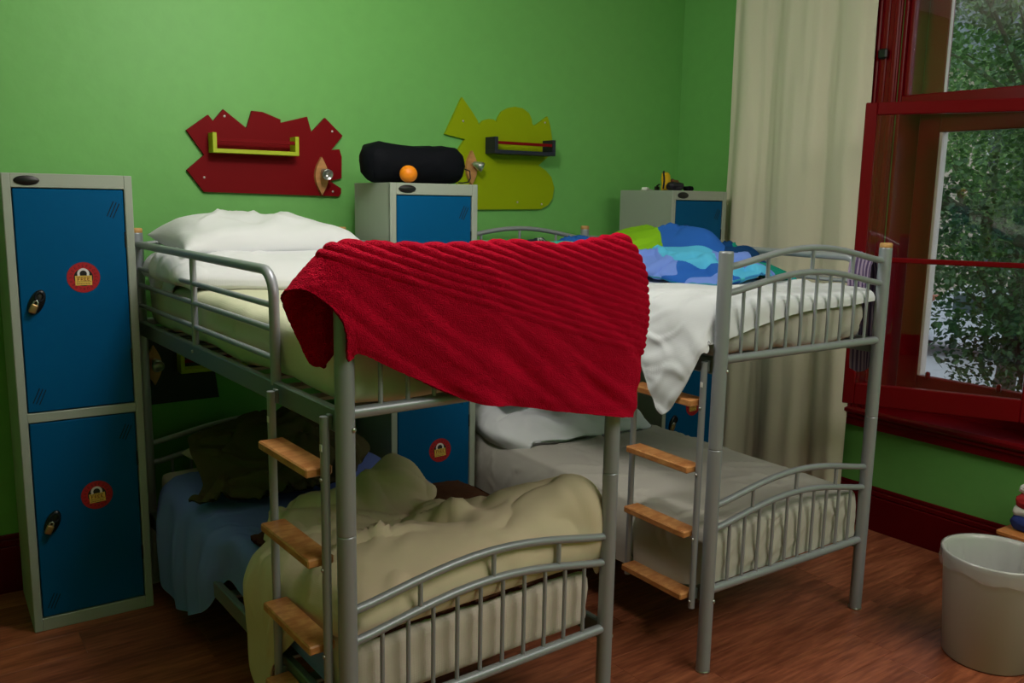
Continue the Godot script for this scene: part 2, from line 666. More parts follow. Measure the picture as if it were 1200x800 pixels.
func materials() -> void:
	var fine := noise_image(512, 0.02, 4, 11)
	var grain := noise_image(512, 0.09, 3, 12)
	var terry := noise_image(256, 0.16, 2, 13)
	var weave := weave_image(256, 32)
	var n_wall := bumps(fine, 3.0)
	var n_weave := bumps(weave, 2.0)
	var n_terry := bumps(terry, 12.0)
	var n_grain := bumps(grain, 2.0)

	# walls: rolled emulsion, slightly uneven
	var wimg := Image.create(512, 512, false, Image.FORMAT_RGB8)
	for y in 512:
		for x in 512:
			var v := 0.985 + 0.03 * (fine.get_pixel(x, y).r - 0.5)
			wimg.set_pixel(x, y, Color(v, v, v))
	var wall := plain("wall", rgb(112, 182, 94), 0.55)
	wall.albedo_texture = tex(wimg)
	wall.normal_enabled = true
	wall.normal_texture = n_wall
	wall.normal_scale = 0.12
	wall.uv1_triplanar = true
	wall.uv1_world_triplanar = true
	wall.uv1_scale = Vector3.ONE * 0.9
	plain("ceiling", rgb(226, 222, 208), 0.9)

	# laminate floor
	var fimg := wood_image(1024, 256, rgb(120, 66, 46), rgb(178, 108, 78), 21, 0.007, 0.075)
	var ft := tex(fimg)
	for k in 4:
		var f := plain("plank%d" % k, [rgb(255, 250, 246), rgb(240, 232, 228), rgb(250, 240, 228), rgb(232, 222, 220)][k], 0.38)
		f.albedo_texture = ft
		f.uv1_triplanar = true
		f.uv1_scale = Vector3(0.55, 0.55, 2.2)
		f.metallic_specular = 0.4
	plain("subfloor", rgb(60, 34, 24), 0.9)
	plain("gloss_red", rgb(108, 2, 12), 0.28).metallic_specular = 0.35
	plain("gloss_red_dark", rgb(96, 4, 12), 0.35).metallic_specular = 0.3
	plain("white_bead", rgb(214, 204, 190), 0.5)

	# metal and lockers
	var st := plain("steel", rgb(158, 162, 170), 0.38, 0.35)
	st.metallic_specular = 0.5
	plain("bright_steel", rgb(190, 192, 190), 0.3, 0.9)
	plain("channel", rgb(116, 126, 124), 0.4, 0.35)
	var lg := plain("locker_grey", rgb(158, 166, 154), 0.5)
	lg.normal_enabled = true
	lg.normal_texture = n_grain
	lg.normal_scale = 0.05
	lg.uv1_triplanar = true
	lg.uv1_world_triplanar = true
	lg.uv1_scale = Vector3.ONE * 3.0
	var lb := plain("locker_blue", rgb(0, 84, 134), 0.42)
	lb.metallic_specular = 0.22
	lb.normal_enabled = true
	lb.normal_texture = n_grain
	lb.normal_scale = 0.05
	lb.uv1_triplanar = true
	lb.uv1_world_triplanar = true
	lb.uv1_scale = Vector3.ONE * 3.0
	plain("black_plastic", rgb(16, 16, 18), 0.35)
	plain("slot", rgb(4, 14, 26), 0.9)
	plain("brass", rgb(170, 140, 96), 0.35, 0.8)
	var sk := plain("sticker", Color.WHITE, 0.5)
	sk.albedo_texture = tex(sticker_image())

	# wood
	var rimg := wood_image(512, 128, rgb(180, 112, 62), rgb(216, 156, 98), 31, 0.012, 0.10)
	var rung := plain("rung_wood", Color.WHITE, 0.35)
	rung.albedo_texture = tex(rimg)
	rung.uv1_triplanar = true
	rung.uv1_scale = Vector3(3, 3, 3)
	plain("cap_wood", rgb(206, 156, 96), 0.5)
	var ply := plain("lamp_wood", rgb(206, 150, 98), 0.45)
	ply.albedo_texture = tex(wood_image(128, 128, rgb(200, 190, 180), rgb(255, 250, 240), 33, 0.02, 0.2))
	ply.uv1_triplanar = true
	plain("chair_wood", rgb(196, 124, 66), 0.45)
	plain("board_red", rgb(118, 3, 12), 0.6).metallic_specular = 0.25
	plain("board_yellow", rgb(146, 164, 6), 0.6).metallic_specular = 0.25
	plain("board_navy", rgb(18, 22, 40), 0.5)
	plain("shelf_lime", rgb(172, 186, 22), 0.5)
	plain("shelf_navy", rgb(16, 22, 44), 0.5)
	plain("screw", rgb(200, 190, 186), 0.4, 0.6)

	# cloth
	cloth_mat("white_cotton", rgb(222, 224, 228), n_weave, 6.0, 0.25)
	cloth_mat("white_sheet", rgb(224, 227, 233), n_weave, 6.0, 0.25)
	cloth_mat("cream_sheet", rgb(206, 208, 180), n_weave, 6.0, 0.3)
	cloth_mat("grey_sheet", rgb(186, 181, 172), n_weave, 6.0, 0.3)
	cloth_mat("ticking", rgb(214, 200, 190), n_weave, 4.0, 0.6)
	cloth_mat("blue_sheet", rgb(116, 136, 212), n_weave, 6.0, 0.3)
	cloth_mat("khaki", rgb(220, 202, 174), n_weave, 6.0, 0.3)
	cloth_mat("olive", rgb(86, 78, 54), n_weave, 5.0, 0.5)
	cloth_mat("brown_cloth", rgb(84, 54, 38), n_weave, 5.0, 0.5)
	var tw := cloth_mat("towel", rgb(204, 8, 48), n_terry, 6.0, 1.2)
	tw.rim_enabled = true
	tw.rim = 0.35
	tw.rim_tint = 0.8
	var cu := cloth_mat("curtain", rgb(224, 219, 198), n_weave, 5.0, 0.3)
	cu.backlight_enabled = true
	cu.backlight = Color(0.25, 0.24, 0.2)
	cloth_mat("bag_black", rgb(14, 16, 22), n_weave, 8.0, 0.4, 0.7)
	var pc := plain("patchwork", Color.WHITE, 0.95)
	pc.metallic_specular = 0.2
	pc.albedo_texture = tex(patchwork_image())
	var pn := plain("dark_print", Color.WHITE, 0.95)
	pn.albedo_texture = tex(loops_image())
	pn.uv1_triplanar = true
	pn.uv1_scale = Vector3.ONE * 2.4
	var lil := cloth_mat("lilac_stripe", Color.WHITE, n_weave, 8.0, 0.3)
	lil.vertex_color_use_as_albedo = true

	# small things
	var pimg := noise_image(128, 0.2, 2, 15)
	var org := plain("orange_peel", rgb(244, 140, 12), 0.45)
	org.normal_enabled = true
	org.normal_texture = bumps(pimg, 3.0)
	org.normal_scale = 0.4
	org.uv1_triplanar = true
	org.uv1_scale = Vector3.ONE * 16.0
	plain("orange_stem", rgb(90, 100, 40), 0.8)
	plain("bin_plastic", rgb(178, 177, 172), 0.45)
	var liner := plain("liner", rgb(226, 228, 230), 0.25)
	liner.transparency = BaseMaterial3D.TRANSPARENCY_ALPHA
	liner.albedo_color.a = 0.22
	plain("packet_yellow", rgb(224, 180, 22), 0.35)
	plain("packet_dark", rgb(24, 18, 34), 0.5)
	plain("packet_brown", rgb(104, 62, 40), 0.5)
	plain("white_plastic", rgb(226, 226, 222), 0.4)
	plain("cloth_red", rgb(170, 30, 34), 0.9)
	plain("cloth_blue", rgb(34, 52, 120), 0.9)
	plain("cloth_white", rgb(224, 222, 218), 0.9)
	var glass := plain("glass", Color(0.02, 0.03, 0.03, 0.03), 0.0)
	glass.transparency = BaseMaterial3D.TRANSPARENCY_ALPHA
	glass.metallic_specular = 0.5

	# outdoors
	var leaf := plain("leaf", Color.WHITE, 0.55)
	leaf.vertex_color_use_as_albedo = true
	leaf.backlight_enabled = true
	leaf.backlight = Color(0.3, 0.36, 0.2)
	plain("bark", rgb(62, 52, 42), 0.95)
	plain("pavement", rgb(196, 194, 190), 0.9)
	plain("lawn", rgb(60, 78, 44), 1.0)
	plain("render_wall", rgb(186, 170, 152), 0.9)
	plain("slate", rgb(104, 106, 112), 0.8)
	plain("window_dark", rgb(70, 78, 86), 0.2)
	plain("window_white", rgb(222, 220, 214), 0.6)
	plain("brick_red", rgb(164, 98, 76), 0.9)
	plain("car_white", rgb(226, 228, 232), 0.25)
	plain("tyre", rgb(20, 20, 22), 0.8)

	# lamps, both out of view
	var opal := plain("opal", rgb(250, 246, 236), 0.3)
	opal.emission_enabled = true
	opal.emission = rgb(255, 240, 214)
	opal.emission_energy_multiplier = 1.2
	plain("lamp_metal", rgb(210, 206, 196), 0.4, 0.3)

# ------------------------------------------------------------------ bunk bed
func arch(y0: float, rise: float) -> Array:
	var out := []
	for k in 15:
		var x := BW * k / 14.0
		var a := sin(PI * k / 14.0)
		out.append(Vector3(x, y0 + rise * pow(a, 1.25), 0))
	return out

func arch_y(x: float, y0: float, rise: float) -> float:
	return y0 + rise * pow(sin(PI * x / BW), 1.25)

func end_frame(bed: Node3D, z: float) -> void:
	for lev in [[1.496, 1.405, 1.174], [0.634, 0.545, 0.315]]:
		var arches := []
		for y in [lev[0], lev[1]]:
			var pts := []
			for p in arch(y, 0.062):
				pts.append(p + Vector3(0, 0, z))
			part("arched_rail", tube(pts, 0.0125, 12), M.steel, bed)
		part("cross_rail", tube([Vector3(0, lev[2], z), Vector3(BW, lev[2], z)], 0.016, 14), M.steel, bed)
		for x in [0.223, 0.475, 0.727]:
			part("arch_strut", tube([Vector3(x, arch_y(x, lev[1], 0.062), z), Vector3(x, arch_y(x, lev[0], 0.062), z)], 0.0075, 8), M.steel, bed)
		for k in 10:
			var x := 0.102 + k * 0.0817
			part("spindle", tube([Vector3(x, lev[2], z), Vector3(x, arch_y(x, lev[1], 0.062), z)], 0.0066, 8), M.steel, bed)

func guard(bed: Node3D, x: float, z_end: float, uprights: Array) -> void:
	var top := 1.502
	var low := 1.17
	var pts := [Vector3(x, top, -BL + 0.02)]
	var r := 0.075
	pts.append(Vector3(x, top, z_end - r))
	for k in range(1, 7):
		var a := PI / 2 * k / 6.0
		pts.append(Vector3(x, top - r + r * cos(a), z_end - r + r * sin(a)))
	pts.append(Vector3(x, low, z_end))
	var g := part("guard_rail", tube(pts, 0.0155, 12), M.steel, bed)
	for y in [1.402, 1.332, 1.246]:
		part("guard_bar", tube([Vector3(x, y, -BL + 0.02), Vector3(x, y, z_end - 0.004)], 0.0095, 10), M.steel, g)
	for z in uprights:
		part("upright", tube([Vector3(x, top, z), Vector3(x, low, z)], 0.0115, 10), M.steel, g)
		part("screw", lathe(Vector3(x - 0.014, low - 0.012, z), [Vector2(0, -0.004), Vector2(0.006, -0.003), Vector2(0.006, 0.003), Vector2(0, 0.004)], 8, Basis(Vector3(0, 0, 1), PI / 2)), M.bright_steel, g)

func make_bed() -> Node3D:
	var bed := Node3D.new()
	bed.name = numbered("bunk_bed")
	add_child(bed)
	var post_prof := [Vector2(0, 0), Vector2(0.0235, 0.0), Vector2(0.0255, 0.004), Vector2(0.0255, 0.012), Vector2(0.0255, 0.02), Vector2(0.0255, 0.842), Vector2(0.0255, 0.848), Vector2(0.0255, 0.850), Vector2(0.0238, 0.8508), Vector2(0.0238, 0.8532), Vector2(0.0255, 0.854), Vector2(0.0255, 0.856), Vector2(0.0255, 0.862), Vector2(0.0255, 1.536), Vector2(0.0255, 1.545), Vector2(0.0255, 1.548), Vector2(0.0235, 1.553), Vector2(0, 1.553)]
	var pm := lathe(Vector3.ZERO, post_prof, 22, Basis(), 0)
	var cap := lathe(Vector3.ZERO, [Vector2(0, 0.0), Vector2(0.0245, 0.0), Vector2(0.0245, 0.017), Vector2(0.021, 0.021), Vector2(0, 0.021)], 20)
	var foot := lathe(Vector3.ZERO, [Vector2(0, 0), Vector2(0.027, 0), Vector2(0.027, 0.006), Vector2(0.0235, 0.009)], 20)
	var bolt := lathe(Vector3.ZERO, [Vector2(0.008, 0), Vector2(0.008, 0.003), Vector2(0.005, 0.006), Vector2(0, 0.0065)], 10, Basis(Vector3(1, 0, 0), PI / 2))
	for x in [0.0, BW]:
		for z in [0.0, -BL]:
			var p := part("post", pm, M.steel, bed, Vector3(x, 0, z))
			part("foot_cap", foot, M.bright_steel, p)
			if not (x == 0.0 and z == 0.0):
				part("wooden_cap", cap, M.cap_wood, p, Vector3(0, 1.549, 0))
			var b := Basis(Vector3.UP, 0.55 if x == 0.0 else 1.35)
			for y in [1.135, 0.278]:
				var o := part("bolt", bolt, M.bright_steel, p)
				o.transform = Transform3D(b, b * Vector3(0, 0, 0.0245) + Vector3(0, y, 0))
	end_frame(bed, 0.0)
	end_frame(bed, -BL)
	for y in [1.15, 0.30]:
		for x in [0.0, BW]:
			part("side_rail", box(Vector3(x, y, -BL / 2), Vector3(0.025, 0.062, BL - 0.05), 0.004), M.channel, bed)
		for k in 11:
			var z := -BL * (k + 0.7) / 11.4
			part("base_slat", box(Vector3(BW / 2, y + 0.005, z), Vector3(BW - 0.025, 0.012, 0.05), 0.002), M.channel, bed)
	guard(bed, 0.0, -0.445, [-1.18])
	guard(bed, BW, -0.11, [-1.25, -0.62])
	# ladder
	var lad := Node3D.new()
	lad.name = "ladder"
	bed.add_child(lad)
	var lx := -0.040
	for z in [-0.385, -0.036]:
		var s := part("stile", tube([Vector3(lx, 0.245, z), Vector3(lx, 1.165, z)], 0.0122, 12), M.steel, lad)
		s.name = "stile"
		part("stile_label", box(Vector3(lx - 0.0122, 1.085, z + 0.003), Vector3(0.002, 0.018, 0.012), 0.0004), M.white_plastic, lad)
	for y in [1.030, 0.785, 0.542, 0.303]:
		part("rung", box(Vector3(lx - 0.010, y - 0.0125, -0.2105), Vector3(0.075, 0.025, 0.324), 0.004), M.rung_wood, lad)
		for z in [-0.385, -0.036]:
			part("hook_bolt", lathe(Vector3(lx - 0.012, y - 0.03, z), [Vector2(0, -0.004), Vector2(0.005, -0.003), Vector2(0.005, 0.003), Vector2(0, 0.004)], 8, Basis(Vector3(0, 0, 1), PI / 2)), M.bright_steel, lad)
	for z in [-0.385, -0.036]:
		for y in [1.15, 0.30]:
			part("bracket", box(Vector3(-0.026, y, z), Vector3(0.012, 0.04, 0.02), 0.002), M.channel, lad)
	return bed

# ------------------------------------------------------------------ lockers
# origin at the front left foot of the locker, x to the right, z out of the front
func make_locker(t: Transform3D, label: String) -> Node3D:
	var l := thing("locker", label, "locker", t, "two door lockers")
	var d := 0.0012
	var body := begin()
	add_box(body, Vector3(0.009, LH / 2, -LD / 2 - 0.002), Vector3(0.018, LH, LD - 0.004), 0.002)
	add_box(body, Vector3(LW - 0.009, LH / 2, -LD / 2 - 0.002), Vector3(0.018, LH, LD - 0.004), 0.002)
	add_box(body, Vector3(LW / 2, LH - 0.01, -LD / 2 - 0.002), Vector3(LW - 0.03, 0.018, LD - 0.006), 0.002)
	add_box(body, Vector3(LW / 2, 0.03, -LD / 2 - 0.002), Vector3(LW - 0.03, 0.02, LD - 0.006), 0.002)
	add_box(body, Vector3(LW / 2, LH / 2, -LD + 0.006), Vector3(LW - 0.03, LH - 0.02, 0.01), 0.002)
	part("carcass", done(body), M.locker_grey, l)
	var fr := begin()
	add_box(fr, Vector3(0.015, LH / 2, -0.012), Vector3(0.030, LH, 0.024), 0.003)
	add_box(fr, Vector3(LW - 0.015, LH / 2, -0.012), Vector3(0.030, LH, 0.024), 0.003)
	add_box(fr, Vector3(LW / 2, LH - 0.026, -0.0125), Vector3(LW - 0.058, 0.052, 0.0235), 0.002)
	add_box(fr, Vector3(LW / 2, 0.026, -0.0125), Vector3(LW - 0.058, 0.052, 0.0235), 0.002)
	add_box(fr, Vector3(LW / 2, 0.862, -0.0125), Vector3(LW - 0.058, 0.036, 0.0235), 0.002)
	part("front_frame", done(fr), M.locker_grey, l)
	var badge := part("badge", lathe(Vector3.ZERO, [Vector2(0, 0), Vector2(0.042, 0), Vector2(0.042, 0.003), Vector2(0.038, 0.0045), Vector2(0, 0.0045)], 24, Basis(Vector3(1, 0, 0), PI / 2)), M.black_plastic, l)
	badge.transform = Transform3D(Basis().scaled(Vector3(1, 0.42, 1)), Vector3(0.082, LH - 0.026, -0.001))
	for k in 2:
		var y0: float = [0.884, 0.056][k]
		var y1: float = [1.724, 0.840][k]
		var dm := box(Vector3((LW) / 2, (y0 + y1) / 2, -0.012), Vector3(LW - 0.068, y1 - y0, 0.018), 0.003)
		var door := part("door", dm, M.locker_blue, l)
		for v in [[LW - 0.072, y1 - 0.075, 1.0], [0.075, y0 + 0.06, 1.0]]:
			for j in 3:
				part("vent_slot", box(Vector3(v[0] + (j - 1) * 0.0105, v[1] + (j - 1) * -0.004, -0.003), Vector3(0.0035, 0.062, 0.0012), 0.0004, Basis(Vector3(0, 0, 1), -0.42)), M.slot, door)
		for hy in [y1 - 0.19, y0 + 0.19]:
			part("hinge", box(Vector3(LW - 0.034, hy, -0.004), Vector3(0.006, 0.06, 0.006), 0.001), M.black_plastic, door)
		var ym: float = [1.392, 0.522][k]
		var sx := 0.252
		var st := PlaneMesh.new()
		# printed disc sticker
		var disc := sticker_disc(0.0585)
		var s := part("sticker", disc, M.sticker, door, Vector3(sx, ym, -0.0023))
		s.rotation.z = 0.0 if k == 0 else 0.06
		# hasp and padlock
		var lock := Vector3(0.088, [1.305, 0.440][k], -0.003)
		var tilt := Basis(Vector3(0, 0, 1), -0.42)
		var plate := lathe(Vector3.ZERO, [Vector2(0, 0), Vector2(0.03, 0), Vector2(0.03, 0.008), Vector2(0.024, 0.013), Vector2(0, 0.013)], 20, Basis(Vector3(1, 0, 0), PI / 2))
		var h := part("hasp", plate, M.black_plastic, door)
		h.transform = Transform3D(tilt * Basis().scaled(Vector3(0.85, 1.65, 1)), lock)
		var ring := []
		for j in 17:
			var a := TAU * j / 16.0
			ring.append(Vector3(cos(a) * 0.014, sin(a) * 0.017, 0.016))
		var rg := part("hasp_ring", tube(ring, 0.004, 8), M.slot, door)
		rg.transform = Transform3D(tilt, lock + tilt * Vector3(0, 0.022, 0))
		var pl := part("padlock", soft_box(Vector3.ZERO, Vector3(0.026, 0.036, 0.016), 0.006, 0.01, thin3), M.brass, door)
		pl.transform = Transform3D(tilt, lock + tilt * Vector3(-0.004, -0.026, 0.018))
		part("shackle", tube([lock + tilt * Vector3(-0.011, -0.012, 0.018), lock + tilt * Vector3(-0.011, 0.0, 0.018), lock + tilt * Vector3(-0.004, 0.006, 0.018), lock + tilt * Vector3(0.003, 0.0, 0.018), lock + tilt * Vector3(0.003, -0.012, 0.018)], 0.003, 8), M.bright_steel, door)
	return l

func thin3(_s, _t, _p):
	return 0.0

func sticker_disc(r: float) -> ArrayMesh:
	var st := begin()
	st.set_smooth_group(-1)
	var n := 40
	for k in n:
		var a := TAU * k / n
		var b := TAU * (k + 1) / n
		for v in [Vector2.ZERO, Vector2(cos(b), sin(b)), Vector2(cos(a), sin(a))]:
			st.set_uv(Vector2(0.5 + v.x * 0.5, 0.5 - v.y * 0.5))
			st.add_vertex(Vector3(v.x * r, v.y * r, 0))
	return done(st)

# ------------------------------------------------------------------ wall boards with shelf and lamp
func poly(a: Array) -> PackedVector2Array:
	var p := PackedVector2Array()
	for i in range(0, a.size(), 2):
		p.append(Vector2(a[i], a[i + 1]))
	return p

func wall_board(called: String, label: String, pts: Array, m: Material, sh: Array, sm: Material, bar: Material, lamp: Vector2, screws: Array, swing: float) -> void:
	var p := poly(pts)
	var lo := Vector2(9, 9)
	for q in p:
		lo = lo.min(q)
	var o := Vector2(lo.x, lo.y)
	for i in p.size():
		p[i] -= o
	var b := thing(called, label, "wall board", wall_frame * Transform3D(Basis(), Vector3(o.x, o.y, 0)))
	part("panel", extrude(p, 0.0, 0.018), m, b)
	for s in screws:
		part("screw", lathe(Vector3(s[0] - o.x, s[1] - o.y, 0.018), [Vector2(0.006, 0), Vector2(0.005, 0.002), Vector2(0, 0.0025)], 10, Basis(Vector3(1, 0, 0), PI / 2)), M.screw, b)
	# shelf: x0 x1 y0 y1 depth thickness
	var x0: float = sh[0] - o.x
	var x1: float = sh[1] - o.x
	var y0: float = sh[2] - o.y
	var y1: float = sh[3] - o.y
	var d: float = sh[4]
	var th: float = sh[5]
	var zc := 0.018 + d / 2
	part("shelf_base", box(Vector3((x0 + x1) / 2, y0 + th / 2, zc), Vector3(x1 - x0, th, d), 0.001), sm, b)
	part("shelf_end", box(Vector3(x0 + th / 2, (y0 + th + y1) / 2, zc), Vector3(th, y1 - y0 - th, d), 0.001), sm, b)
	part("shelf_end", box(Vector3(x1 - th / 2, (y0 + th + y1) / 2, zc), Vector3(th, y1 - y0 - th, d), 0.001), sm, b)
	part("shelf_bar", box(Vector3((x0 + x1) / 2, y1 - 0.030, 0.018 + d - 0.012), Vector3(x1 - x0 - 2 * th, 0.016, 0.012), 0.001), bar, b)
	# leaf-shaped wooden lamp with a small swivelling spot
	var lp := PackedVector2Array()
	for k in 13:
		var t := k / 12.0
		lp.append(Vector2(0.034 * sin(PI * t), 0.092 * (1 - 2 * t)))
	for k in range(1, 12):
		var t := 1.0 - k / 12.0
		lp.append(Vector2(-0.034 * sin(PI * t), 0.092 * (1 - 2 * t)))
	var lc := Vector3(lamp.x - o.x, lamp.y - o.y, 0.018)
	var back := part("lamp_back", extrude(lp, 0.0, 0.022), M.lamp_wood, b, lc)
	var dir := Vector3(sin(swing) * 0.75, -0.35, cos(swing)).normalized()
	var spot_at := Vector3(0, 0.022, 0.022)
	part("lamp_arm", tube([spot_at, spot_at + Vector3(0, 0, 0.02)], 0.007, 10), M.bright_steel, back)
	var y := dir
	var x := y.cross(Vector3.UP).normalized()
	var z := x.cross(y)
	var bs := Basis(x, y, z)
	part("lamp_head", lathe(spot_at + Vector3(0, 0, 0.018), [Vector2(0, -0.006), Vector2(0.013, -0.004), Vector2(0.016, 0.01), Vector2(0.024, 0.03), Vector2(0.027, 0.052), Vector2(0.0255, 0.052), Vector2(0.021, 0.03), Vector2(0, 0.022)], 18, bs), M.bright_steel, back)

# ------------------------------------------------------------------ outdoors
func make_tree(at: Vector3, h: float, crown: Array, leaves: int, sd: int, tone: Array, size: float, label: String) -> void:
	var t := thing("tree", label, "tree", Transform3D(Basis(), at), "trees outside the window")
	rng.seed = sd
	var st := begin()
	add_tube(st, [Vector3(0, 0, 0), Vector3(0.1, h * 0.3, 0.05), Vector3(0.0, h * 0.6, -0.1), Vector3(0.1, h * 0.95, 0)], 0.1, 8, [0.16, 0.12, 0.09, 0.03])
	var tips := []
	for c in crown:
		var y0 := rng.randf_range(0.15, 0.6) * h
		var mid: Vector3 = (Vector3(0, y0, 0) + c[0]) / 2 + Vector3(0, 0.2, 0)
		add_tube(st, [Vector3(0.03, y0, 0), mid, c[0]], 0.04, 6, [0.07, 0.045, 0.015])
		for k in 4:
			var e: Vector3 = c[0] + Vector3(rng.randf_range(-1, 1), rng.randf_range(-0.6, 1), rng.randf_range(-1, 1)) * c[1] * 0.8
			add_tube(st, [mid, (mid + e) / 2 + Vector3(0, 0.1, 0), e], 0.015, 5, [0.03, 0.02, 0.006])
	part("trunk", done(st), M.bark, t)
	# one leaf, folded along its midrib
	var lf := begin()
	lf.set_smooth_group(-1)
	var o := [Vector3(0, 0, 0), Vector3(0.5, 0.12, 0.4), Vector3(0.36, 0.06, 1.0), Vector3(0, 0, 1.35), Vector3(-0.36, 0.06, 1.0), Vector3(-0.5, 0.12, 0.4)]
	for tri in [[0, 1, 2], [0, 2, 3], [0, 3, 4], [0, 4, 5]]:
		for k in tri:
			lf.set_normal(Vector3.UP)
			lf.add_vertex(o[k] * size)
	var leaf_mesh := done(lf)
	var mm := MultiMesh.new()
	mm.transform_format = MultiMesh.TRANSFORM_3D
	mm.use_colors = true
	mm.mesh = leaf_mesh
	mm.instance_count = leaves
	for k in leaves:
		var c: Array = crown[rng.randi_range(0, crown.size() - 1)]
		var q: Vector3 = Vector3(rng.randfn(), rng.randfn(), rng.randfn()).normalized() * pow(rng.randf(), 0.45) * c[1]
		q.y *= 0.75
		var b := Basis(Vector3.UP, rng.randf() * TAU) * Basis(Vector3.RIGHT, rng.randfn() * 0.55 + 0.5) * Basis(Vector3(0, 0, 1), rng.randfn() * 0.4)
		mm.set_instance_transform(k, Transform3D(b.scaled(Vector3.ONE * rng.randf_range(0.7, 1.25)), c[0] + q))
		var w := rng.randf()
		var col: Color = tone[0].lerp(tone[1], w)
		mm.set_instance_color(k, col.srgb_to_linear())
	var mi := MultiMeshInstance3D.new()
	mi.name = "foliage"
	mi.multimesh = mm
	mi.material_override = M.leaf
	mi.set_meta("kind", "stuff")
	t.add_child(mi, true)

func outdoors() -> void:
	var g := begin()
	add_box(g, Vector3(34, -1.35, -8), Vector3(58.5, 0.1, 70), 0.01)
	var gr := structure("ground_street", done(g), M.pavement)
	gr.set_meta("label", "pale paved street outside the window")
	var lw := begin()
	add_box(lw, Vector3(7.4, -1.29, -3), Vector3(4.6, 0.06, 24), 0.01)
	structure("ground_lawn", done(lw), M.lawn)
	var dk := rgb(34, 58, 26)
	var md := rgb(66, 98, 46)
	var lt := rgb(116, 150, 78)
	var lt2 := rgb(140, 170, 90)
	var cool := rgb(84, 112, 84)
	make_tree(Vector3(9.4, -1.3, 0.4), 5.0, [[Vector3(-0.2, 2.4, -0.7), 1.0], [Vector3(0.1, 3.5, -0.1), 1.1], [Vector3(0.2, 4.7, -0.8), 1.3], [Vector3(-0.5, 3.1, -1.7), 1.0], [Vector3(0.3, 5.4, 0.4), 1.2], [Vector3(0.0, 1.6, -0.3), 0.8], [Vector3(0.1, 1.5, 0.5), 0.7], [Vector3(0.3, 2.6, 0.8), 0.9]], 17000, 101, [dk, md], 0.050, "dark leafed young tree nearest the red window outside")
	make_tree(Vector3(13.0, -1.3, -1.6), 7.0, [[Vector3(0, 4.4, 0), 1.6], [Vector3(-0.8, 3.4, 0.9), 1.3], [Vector3(0.5, 5.8, 0.6), 1.6], [Vector3(-0.4, 6.6, -1.2), 1.6], [Vector3(-0.6, 4.6, -1.7), 1.4], [Vector3(0.2, 2.5, -0.6), 1.1], [Vector3(0.4, 2.3, 1.2), 1.0]], 16000, 102, [md, lt], 0.062, "bright green tree of middle distance outside the red window")
	make_tree(Vector3(17.0, -1.3, -3.2), 8.5, [[Vector3(0, 5.4, 0), 2.0], [Vector3(-1.2, 4.0, 1.2), 1.6], [Vector3(1.0, 6.8, 1.0), 2.0], [Vector3(-0.8, 7.6, -1.0), 1.9], [Vector3(0.4, 4.2, -2.2), 1.7], [Vector3(0.2, 2.8, 0.0), 1.4]], 14000, 103, [md, lt2], 0.085, "tall light green tree farthest from the window, across the street")
	# house across the street
	var hs := thing("house", "pale rendered house with slate roof behind the trees", "house", Transform3D(Basis(Vector3.UP, 0.45), Vector3(31, -1.3, -9)))
	part("wall", box(Vector3(0, 3.6, 0), Vector3(6, 7.2, 22), 0.02), M.render_wall, hs)
	var rp := extrude(poly([-3.5, 7.2, 3.5, 7.2, 0, 10.2]), -11.5, 11.5)
	part("roof", rp, M.slate, hs)
	for k in 8:
		for f in 2:
			var w := part("window", box(Vector3(-3.03, 1.9 + f * 3.2, -9 + k * 2.6), Vector3(0.08, 1.7, 1.1), 0.01), M.window_white, hs)
			for q in [-1, 1]:
				part("pane", box(Vector3(-3.08, 1.9 + f * 3.2 + q * 0.4, -9 + k * 2.6), Vector3(0.02, 0.72, 0.92), 0.005), M.window_dark, w)
	var gw := box(Vector3(0, 0.5, 0), Vector3(0.25, 1.0, 9.0), 0.02)
	single("garden_wall", gw, M.brick_red, Transform3D(Basis(Vector3.UP, 0.3), Vector3(20.5, -1.3, -3.6)), "low red garden wall across the street", "wall")
	# parked car between the trunks
	var car := thing("car", "white parked car glimpsed under the branches", "car", Transform3D(Basis(Vector3.UP, 0.35), Vector3(18.4, -1.3, -4.4)))
	var side := extrude(poly([-2.1, 0.32, 2.05, 0.32, 2.1, 0.72, 1.25, 0.86, 0.7, 1.36, -0.9, 1.38, -1.5, 0.9, -2.1, 0.82]), -0.82, 0.82)
	var cb := part("body", side, M.car_white, car)
	cb.rotation.y = PI / 2
	for x in [-0.8, 0.8]:
		for z in [-1.3, 1.3]:
			part("wheel", lathe(Vector3(x, 0.32, z), [Vector2(0, -0.1), Vector2(0.32, -0.1), Vector2(0.32, 0.1), Vector2(0, 0.1)], 18, Basis(Vector3(0, 0, 1), PI / 2), -1), M.tyre, car)
	for s in [-1, 1]:
		part("side_window", box(Vector3(s * 0.825, 1.1, 0.15), Vector3(0.01, 0.34, 1.5), 0.004), M.window_dark, car)

# ------------------------------------------------------------------ room shell
func slab(lo: Vector3, hi: Vector3, bevel := 0.002) -> ArrayMesh:
	return box((lo + hi) / 2, hi - lo, bevel)

func add_slab(st: SurfaceTool, lo: Vector3, hi: Vector3, bevel := 0.002) -> void:
	add_box(st, (lo + hi) / 2, hi - lo, bevel)

